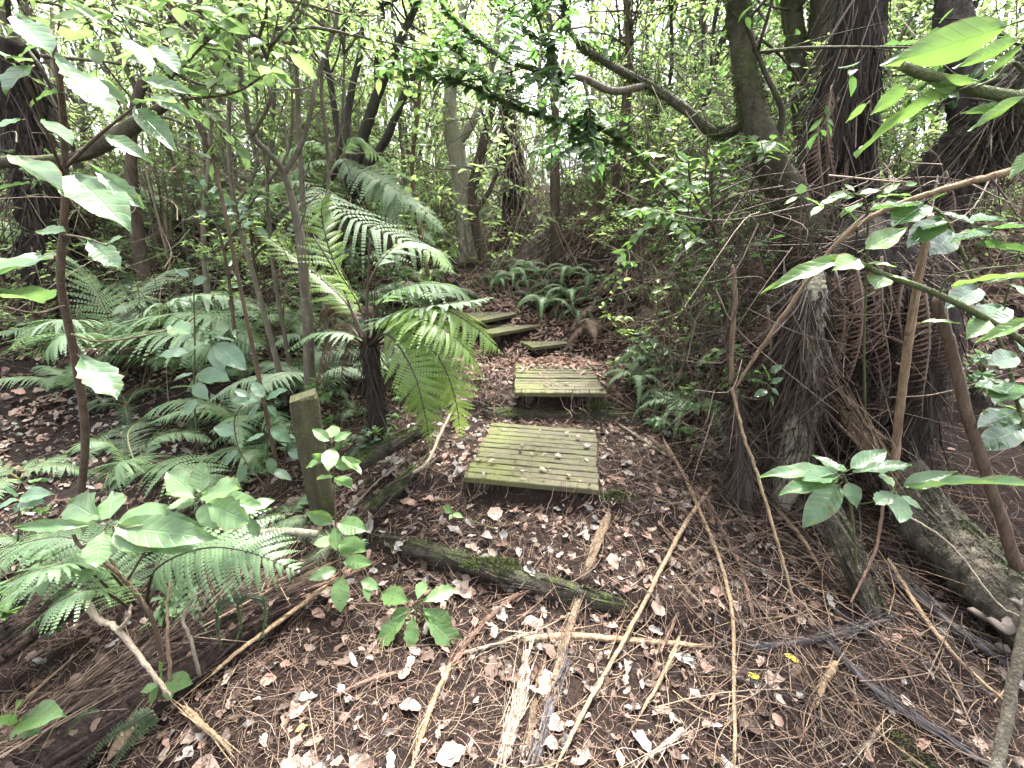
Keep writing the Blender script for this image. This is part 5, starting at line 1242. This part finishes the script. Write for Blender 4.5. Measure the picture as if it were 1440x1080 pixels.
stickY('pale broken pole snapped off among the shrubs', [(1028, 540, 1.95), (1029, 480, 1.98), (1034, 420, 2.02), (1030, 372, 2.05)], .012, 'split_wood', 'broken_pole', noise=.16, taper=1.0)
stickY('thin tan cane leaning down from the broken pole', [(1029, 545, 1.95), (1045, 610, 1.82), (1066, 670, 1.7), (1090, 750, 1.55), (1112, 830, 1.42), (1126, 892, 1.33)], .008, 'tan_stick', taper=.7)
stickY('long curved dry cane arching from the upper right down to the broken pole', [(1460, 232, 1.5), (1380, 252, 1.55), (1300, 275, 1.6), (1235, 300, 1.65), (1185, 335, 1.7), (1140, 390, 1.75), (1090, 460, 1.82), (1050, 520, 1.9), (1030, 552, 1.95)], .012, 'tan_stick', taper=.5)
stickY('smooth tan stem rising before the root fibres', [(1258, 650, 1.75), (1264, 590, 1.75), (1275, 500, 1.72), (1290, 400, 1.68), (1305, 320, 1.65), (1312, 300, 1.65)], .018, 'tan_stick', 'bare_sapling', taper=.55)
stickY('second dry strand hanging beside the smooth tan stem', [(1275, 470, 1.7), (1290, 400, 1.66), (1300, 350, 1.64), (1310, 305, 1.62)], .009, 'tan_stick', 'bare_sapling')
stickY('brown leaning stem at the right in front of the fibre column', [(1432, 800, 1.3), (1395, 690, 1.38), (1360, 580, 1.45), (1335, 480, 1.5), (1318, 430, 1.52), (1326, 415, 1.53)], .020, 'stem_brown', 'bare_sapling', taper=.7)
stickY('slim grey stem rising at the bottom right edge', [(1395, 1120, .72), (1408, 1050, .78), (1425, 960, .85), (1445, 860, .92), (1470, 740, 1.0)], .014, 'bark_grey', 'bare_sapling', taper=.8)
stickY('thin bowed twig hanging left of the smooth tan stem', [(1245, 690, 1.5), (1232, 770, 1.42), (1210, 820, 1.36), (1195, 850, 1.32)], .006, 'red_stick')
stickY('white bowed tendril crossing the mossy log', [(1275, 725, 1.3), (1310, 745, 1.26), (1350, 780, 1.2), (1400, 845, 1.1), (1440, 870, 1.05)], .004, 'grey_stick')
stick('tan stick slanting through the black stalks', [(1245, 795), (1290, 870), (1340, 935), (1420, 1010)], .009, 'tan_stick', lift=.04)
stick('broken tan stub near the bottom right leaves', [(1175, 935), (1158, 965), (1145, 1000)], .014, 'tan_stick', lift=.015)
stick('short grey stick in the moss patch', [(1235, 1025), (1222, 1045), (1205, 1062)], .007, 'grey_stick')
stick('pale strip loop beside the broken stub', [(1150, 1000), (1165, 1040), (1190, 1030), (1200, 985), (1195, 950)], .006, 'split_wood', flat=.5)
for i, (a, b, lab) in enumerate((((970, 830), (925, 925), 'dark brown stick propped between the long tan sticks'), ((955, 900), (900, 1010), 'reddish stick near the bottom under the long tan one'), ((960, 1030), (905, 1075), 'pale crooked stick by the bottom edge'), ((430, 835), (520, 800), 'brown twig at the end of the splintered pole'),
                                 ((560, 950), (470, 985), 'brown twig below the rosette seedling'), ((1090, 720), (1150, 800), 'reddish twig left of the mossy pole'), ((870, 600), (955, 655), 'tan stick right of the nearest plank step'), ((855, 560), (930, 600), 'tan stick lying along the mossy riser beam'),
                                 ((1140, 640), (1090, 715), 'reddish slab of bark at the foot of the fibre column'))):
    m = ((a[0] + b[0]) / 2 + U(-8, 8), (a[1] + b[1]) / 2 + U(-8, 8))
    stick(lab, [a, m, b], U(.007, .012), ('red_stick', 'tan_stick', 'grey_stick', 'red_stick')[i % 4], lift=.02)


# ------------------------------------------------------------------ leaf litter
def gnormal(x, y):
    e = .03
    return nrm(np.stack([-(H(x + e, y) - H(x - e, y)) / (2 * e), -(H(x, y + e) - H(x, y - e)) / (2 * e), np.ones_like(x)], -1))


def scatter(n, xr, yr, near=1.0):
    x = U(*xr, n); y = yr[0] + (yr[1] - yr[0]) * U(0, 1, n) ** near
    return x, y


STEPS = [o for o in list(COL.objects) if o.name.startswith('timber_step')]
deckinfo = []
for s in STEPS:
    d = [c for c in s.children if c.name.startswith('deck')][0]
    bb = np.array([v[:] for v in d.bound_box]); deckinfo.append((s.location.copy(), s.rotation_euler.z, bb.min(0), bb.max(0)))


def surf(x, y):
    z = H(x, y); on = np.full(np.shape(x), -1)
    for i, (l, a, lo, hi) in enumerate(deckinfo):
        dx, dy = x - l.x, y - l.y; u = dx * math.cos(a) + dy * math.sin(a); v = -dx * math.sin(a) + dy * math.cos(a)
        ins = (u > lo[0]) & (u < hi[0]) & (v > lo[1] - .0) & (v < hi[1]) & (z < l.z)
        z = np.where(ins, l.z + .004, z); on = np.where(ins, i, on)
    return z, on


def litter(name, mats, n, xr, yr, L, near, tpl, tilt, label, cat, lift=.006, wr=(.45, .75), keep=None):
    x, y = scatter(n, xr, yr, near)
    z, on = surf(x, y)
    ok = (on < 0) | ((U(0, 1, n) < .5) & (U(0, 1, n) < .30))
    clump = np.clip(bumps(x * 2.3 + 5, y * 2.3) * .28 + .62, .3 if name != 'rust_litter' else .9, 1) - .3 * smooth(.35, 1.0, x) * (1 - smooth(2, 3, y)); ok &= U(0, 1, n) < clump
    if keep is not None: ok &= keep(x, y, on)
    x, y, z = x[ok], y[ok], z[ok]; n = len(x)
    N = nrm(gnormal(x, y) + rng.normal(0, tilt, (n, 3))); D = rdir(n, -.2, .2); D = nrm(D - N * np.sum(D * N, 1)[:, None])
    ll = U(*L, n) * U(.7, 1.2, n) * np.where(on[ok] >= 0, .55, 1); g = Geo(); k = len(mats); part = rng.integers(0, k, n)
    tp = tpl if isinstance(tpl, list) else [tpl]; tsel = rng.integers(0, len(tp), n)
    for i in range(k):
        for j, tj in enumerate(tp):
            m = (part == i) & (tsel == j)
            if m.any(): leaves(g, np.stack([x, y, z + lift + U(0, .012, n)], -1)[m], D[m], N[m], ll[m], ll[m] * U(*wr, m.sum()), tj, None, U(-.4, .5, m.sum()), i)
    o = g.build(name, [M[m] for m in mats]); return tag(o, label, cat, None, 'stuff')


path = lambda x, y, on: np.abs(x - np.interp(y, CX, CXV)) < 1.0
litter('leaf_litter', ['dead_tan', 'dead_pink', 'dead_brown', 'dead_brown', 'dead_grey'], 24000, (-3.6, 3.4), (.35, 4.6), (.010, .062), 1.0, T_DEADS, .38, 'carpet of small dead leaves over the forest floor', 'leaf litter')
litter('leaf_litter', ['dead_tan', 'dead_brown', 'dead_pink', 'dead_brown'], 11000, (-8, 8), (4.2, 12), (.05, .12), 1.0, T_SIMPLE, .5, 'dead leaves covering the banks behind the steps', 'leaf litter', .02)
for sx in (-1, 1):
    litter('leaf_litter', ['dead_tan', 'dead_brown', 'dead_pink', 'dead_brown'], 6000, tuple(sorted((3.2 * sx, 8 * sx))), (1.2, 4.6), (.03, .09), 1.0, T_DEADS[1], .5, 'dead leaves over the ground out by the %s frame edge' % ('left' if sx < 0 else 'right'), 'leaf litter')
litter('leaf_litter', ['dead_pink', 'dead_tan', 'dead_brown'], 5000, (.7, 4), (2.8, 6), (.03, .09), 1.0, T_DEADS, .6, 'dry pinkish leaves and scraps heaped on the right bank', 'leaf litter', .02)
litter('rust_litter', ['dead_red', 'dead_pink', 'dead_red', 'dead_brown'], 7000, (-.6, 1.7), (3.3, 5.4), (.03, .085), 1.0, T_RIB, .5, 'rust red needles and frond scraps over the upper path', 'leaf litter', .012, (.18, .4),
       lambda x, y, on: (np.abs(x - np.interp(y, CX, CXV)) < .8 + U(-.2, .2, x.shape)) & ((on < 0) | ((on == 1) & (y > 3.5)) | (on > 1) & (U(0, 1, x.shape) < .5)))
# rust litter also lies on the back of the second plank step
LA = spline(LOGA, 60); n = 520; i = rng.integers(0, 60, n); az = rng.normal(0, .6, n); rr = np.interp(i, [0, 59], [.135, .075])
sd = nrm(np.cross(nrm(np.gradient(LA, axis=0))[i], [0, 0, 1])); Nn = sd * np.sin(az)[:, None] + np.array([0, 0, 1.]) * np.cos(az)[:, None]; ll = U(.015, .06, n); g = Geo()
leaves(g, LA[i] + Nn * (rr + .006)[:, None], nrm(rdir(n) - Nn * .3), nrm(Nn + rng.normal(0, .3, (n, 3))), ll, ll * U(.4, .8, n), T_DEADS[2])
tag(g.build('leaf_litter', M['dead_brown']), 'scraps of dead leaf resting on the rotting log in the near left', 'leaf litter', None, 'stuff')
n = 300; i = rng.integers(0, 60, n); az = rng.normal(0, .7, n); Nn = sd[:n] * 0 + np.array([0, 0, 1.]); g = Geo(); Dn = nrm(nrm(np.gradient(LA, axis=0))[i] + rng.normal(0, .6, (n, 3)) * np.array([1, 1, .3]))
leaves(g, LA[i] + Nn * (np.interp(i, [0, 59], [.14, .08]) + U(0, .02, n))[:, None] + rng.normal(0, .04, (n, 3)) * np.array([1, 1, 0]), Dn, rdir(n), U(.05, .3, n), U(.002, .007, n), T_RIB)
g.n = g.n; tag(g.build('twig_litter', M['twig']), 'dry twigs and strips lying over the rotting log', 'twigs', None, 'stuff')
g = Geo(); n = 420; l, a, lo, hi = deckinfo[1]
u = U(lo[0], hi[0], n); v = hi[1] - np.abs(rng.normal(0, .13, n)); v = np.clip(v, .05, hi[1]); x = l.x + u * math.cos(a) - v * math.sin(a); y = l.y + u * math.sin(a) + v * math.cos(a)
ll = U(.03, .085, n); leaves(g, np.stack([x, y, l.z + .004 + U(0, .015, n)], -1), rdir(n, -.1, .1), upn(n, .25), ll, ll * U(.15, .5, n), T_DEAD, None, U(-.3, .6, n))
tag(g.build('rust_litter', M['dead_red']), 'rust red scraps covering the back of the second plank step', 'leaf litter', None, 'stuff')


def twigs(name, label, n, xr, yr, L, r, mats, near, rise, keep=None, segs=4, lift=.008):
    x, y = scatter(n, xr, yr, near); z, on = surf(x, y); ok = (on < 0) | (U(0, 1, n) < .10)
    if keep is not None: ok &= keep(x, y)
    x, y, z = x[ok], y[ok], z[ok]; n = len(x)
    l = U(*L, n) * U(.5, 1.3, n); az = U(0, 6.283, n); bend = rng.normal(0, .45, n); k = segs + 1
    s = np.linspace(-.5, .5, k); ang = az[:, None] + bend[:, None] * s
    X_ = x[:, None] + np.cos(ang) * s * l[:, None]; Y_ = y[:, None] + np.sin(ang) * s * l[:, None]
    Z_ = surf(X_.ravel(), Y_.ravel())[0].reshape(X_.shape)
    zl = Z_.max(1, keepdims=True) * .6 + Z_ * .4
    Z_ = np.maximum(Z_, zl * .7 + Z_ * .3) + lift + (s + .5) * (np.abs(rng.normal(0, rise, n)) * l)[:, None] + U(0, .014, (n, 1))
    C = np.stack([X_, Y_, Z_], -1); rad = U(*r, n)[:, None] * np.linspace(1, .55, k)
    T = nrm(np.gradient(C, axis=1)); A = nrm(np.cross(T, [0, 0, 1])); B = np.cross(T, A)
    th = np.arange(3) * 2.0944
    V = C[:, :, None] + rad[:, :, None, None] * (np.cos(th)[None, None, :, None] * A[:, :, None] + np.sin(th)[None, None, :, None] * B[:, :, None])
    q = np.array([[i * 3 + j, i * 3 + (j + 1) % 3, (i + 1) * 3 + (j + 1) % 3, (i + 1) * 3 + j] for i in range(segs) for j in range(3)])
    Q = (q[None] + (np.arange(n) * k * 3)[:, None, None]).reshape(-1, 4); va = np.repeat(U(0, 1, n), k * 3)
    g = Geo(); g.add(V, Q, None, va)
    mi = np.repeat(rng.integers(0, len(mats), n), len(q)); g.M = [mi]
    return tag(g.build(name, [M[m] for m in mats]), label, 'twigs', None, 'stuff')


twigs('twig_litter', 'loose thin twigs strewn over the forest floor', 3000, (-3, 3), (.4, 4.2), (.05, .30), (.0009, .0028), ['twig', 'tan_stick', 'red_stick', 'twig'], 1.0, .10)
twigs('mulch', 'fine dark brown bark fibres matted on the dirt', 36000, (-2.2, 2.6), (.4, 3.4), (.015, .075), (.0006, .0018), ['humus', 'humus', 'fibre', 'dead_brown', 'twig'], 1.3, .14, None, 3)
twigs('straw_litter', 'thin pale straws and needles scattered over the dirt', 7000, (-2.0, 2.4), (.4, 3.2), (.03, .14), (.0006, .0015), ['twig', 'tan_stick', 'dead_pink', 'dead_tan'], 1.2, .12, None, 3)
twigs('twig_litter', 'tangle of dry canes under the right hand roots', 560, (.7, 2.6), (.9, 2.3), (.2, .6), (.0012, .0035), ['twig', 'fibre', 'twig', 'red_stick', 'black_stalk', 'tan_stick'], 1.0, .15)
twigs('dry_brush', 'tangled dry brush on the right bank', 3600, (.9, 5.5), (2.7, 8), (.2, .8), (.0012, .004), ['twig', 'dead_pink', 'tan_stick', 'dead_brown'], 1.0, .5, lambda x, y: x > np.interp(y, CX, CXV) + .6)
twigs('dry_brush', 'tangled dry brush on the left bank', 2000, (-6, -.4), (3.2, 9), (.2, .8), (.0012, .004), ['twig', 'dead_brown', 'grey_stick', 'twig'], 1.0, .5, lambda x, y: x < np.interp(y, CX, CXV) - .6)
twigs('dry_brush', 'tangled dry brush beyond the end of the path', 2200, (-3, 3.5), (4.7, 11), (.3, 1.2), (.0015, .005), ['twig', 'dead_brown', 'grey_stick', 'twig'], 1.0, .8)

# moss cushions along the risers
def moss(label, u, v, z, a, b):
    g = Geo(); c = on_z(u, v, z) if z < 1.5 else at(u, v, z); n = 900
    t = U(0, 6.28, n); r = np.sqrt(U(0, 1, n)); x = r * np.cos(t) * a; y = r * np.sin(t) * b; h = .028 * (1 - r ** 2)
    leaves(g, np.stack([c[0] + x, c[1] + y, c[2] + h - .008], -1), nrm(np.stack([x / a, y / b, np.full(n, .7)], -1) + rng.normal(0, .4, (n, 3))), rdir(n), U(.010, .022, n), U(.004, .008, n), T_SIMPLE)
    tag(g.build('moss_patch', M['moss']), label, 'moss', None, 'stuff')


moss('moss cushion at the corner below the nearest plank step', 868, 698, .30, .10, .05)
moss('moss cushion hanging on the riser under the second plank step', 846, 570, 2.85, .12, .05)
moss('moss patch on the dirt near the long black stalk', 1258, 1040, .02, .12, .1)
moss('moss patch along the top of the curved riser log', 690, 793, .175, .14, .03)
moss('moss cushion by the left side of the second plank step', 672, 540, .47, .07, .12)

# ------------------------------------------------------------------ the largest fallen leaves, one by one
COLS = (('pale tan', 'dead_tan', 5), ('pinkish brown', 'dead_pink', 3), ('dark brown', 'dead_brown', 3), ('silvery grey', 'dead_grey', 2))
DL = {}
for cn, mt, _ in COLS + (('yellow', 'dead_yellow', 1),):
    for k in range(5):
        g = Geo(); t = dead_tpl(20 + k * 3 + len(cn)) if k > 1 else grid_tpl(np.linspace(0, 1, 9), [-1, -.5, 0, .5, 1], lambda a: np.maximum(w_ov(a) * (1 + .14 * np.sin(a * 23 + k)), .06),
                                lambda a, b: (.05 + .12 * U(0, 1)) * b * b * np.sin(a * 3.4 + k) + .05 * np.sin(a * 8 + b * 2 + k) - .15 * (k - 1) * a * a)
        leaves(g, [[-.5, 0, 0]], [1., 0, 0], [0, 0, 1.], 1.0, U(.5, .72), t, U(0, 1)); tube(g, [[-.75, .03, .03], [-.6, 0, .01], [-.5, 0, 0]], .012, 4)
        DL[cn, k] = g.mesh('dead_leaf', M[mt])
ZN = ((lambda x, y, on: on == 0, 'lying on the nearest plank step'), (lambda x, y, on: on == 1, 'lying on the second plank step'), (lambda x, y, on: on > 1, 'lying on the far small plank steps'),
      (lambda x, y, on: x < -.62, 'on the ground left of the path'), (lambda x, y, on: x > 1.05, 'among the sticks right of the path'), (lambda x, y, on: y < 1.55, 'on the dirt in front of the curved riser log'),
      (lambda x, y, on: y < 2.0, 'on the dirt between the curved log and the nearest plank step'), (lambda x, y, on: True, 'on the path beyond the nearest plank step'))
wts = np.array([c[2] for c in COLS], float); wts /= wts.sum()


def put_leaf(x, y, size, cn):
    z, on = surf(np.array([x]), np.array([y])); z, on = float(z[0]), int(on[0])
    o = bpy.data.objects.new('dead_leaf', DL[cn, rng.integers(5)]); COL.objects.link(o)
    n = gnormal(np.array([x]), np.array([y]))[0] if on < 0 else np.array([0, 0, 1.])
    o.location = (x, y, z + .014); o.rotation_euler = (-n[1] + U(-.3, .3), n[0] + U(-.3, .3), U(0, 6.28)); o.scale = (size, size * U(.75, 1.2), size)
    where = next(w for f, w in ZN if f(x, y, on))
    tag(o, '%s dead leaf %s' % (cn, where), 'leaf', '%s dead leaves %s' % (cn, where))


n = 0
while n < 232:
    x, y = U(-1.3, 1.5), .55 + 2.1 * U(0, 1) ** 1.2
    if x > .35 and y < 2 and U(0, 1) < .55: continue
    if abs(x) > .3 + y * .95 or int(surf(np.array([x]), np.array([y]))[1][0]) >= 0: continue
    put_leaf(x, y, U(.045, .11), COLS[rng.choice(4, p=wts)][0]); n += 1
for l, a, lo, hi in deckinfo[:2]:
    for _ in range(16):
        u, v = U(lo[0], hi[0]), U(lo[1], hi[1]) ** 1.0
        put_leaf(l.x + u * math.cos(a) - v * math.sin(a), l.y + u * math.sin(a) + v * math.cos(a), U(.022, .055), COLS[rng.choice(4, p=wts)][0])
for u, v in ((425, 1028), (1112, 930), (1058, 955), (848, 522), (592, 768)):
    p = gp(u, v); put_leaf(p[0], p[1], U(.035, .055), 'yellow')

# ------------------------------------------------------------------ camera and daylight
cam = bpy.data.cameras.new('camera'); co = bpy.data.objects.new('camera', cam); COL.objects.link(co)
co.location = CAM; co.rotation_euler = (math.pi / 2 - PITCH, 0, 0)
cam.sensor_width = 36; cam.lens = 36 * FPX / 1440; cam.clip_start = .02; cam.clip_end = 500
scene.camera = co

SUN_EL, SUN_ROT = R(66), R(20)
w = bpy.data.worlds.new('World'); scene.world = w; w.use_nodes = True
nt = w.node_tree; nt.nodes.clear()
sky = nt.nodes.new('ShaderNodeTexSky'); sky.sky_type = 'NISHITA'; sky.sun_disc = False; sky.sun_elevation = SUN_EL; sky.sun_rotation = SUN_ROT
sky.air_density = 1.0; sky.dust_density = 4.0; sky.ozone_density = 1.0
hs = nt.nodes.new('ShaderNodeHueSaturation'); hs.inputs['Saturation'].default_value = .25
bg = nt.nodes.new('ShaderNodeBackground'); bg.inputs[1].default_value = .05
out = nt.nodes.new('ShaderNodeOutputWorld')
nt.links.new(sky.outputs[0], hs.inputs['Color']); nt.links.new(hs.outputs[0], bg.inputs[0]); nt.links.new(bg.outputs[0], out.inputs[0])
sl = bpy.data.lights.new('sun', 'SUN'); sl.energy = 1.5; sl.angle = R(20); sl.color = (1, .97, .92)
so = bpy.data.objects.new('sun', sl); COL.objects.link(so)
# the sun stands ahead of the camera (towards +Y), above the wood
so.rotation_euler = (-(math.pi / 2 - SUN_EL), 0, -SUN_ROT)
so.location = (0, 0, 20)

scene.view_settings.view_transform = 'Standard'; scene.view_settings.look = 'None'
scene.view_settings.exposure = 4.5; scene.view_settings.gamma = 1
scene.view_settings.use_curve_mapping = False
scene.render.engine = 'CYCLES'
scene.cycles.max_bounces = 5; scene.cycles.diffuse_bounces = 2; scene.cycles.glossy_bounces = 2; scene.cycles.transmission_bounces = 4
scene.cycles.use_denoising = True
scene.cycles.use_adaptive_sampling = True; scene.cycles.adaptive_threshold = .03
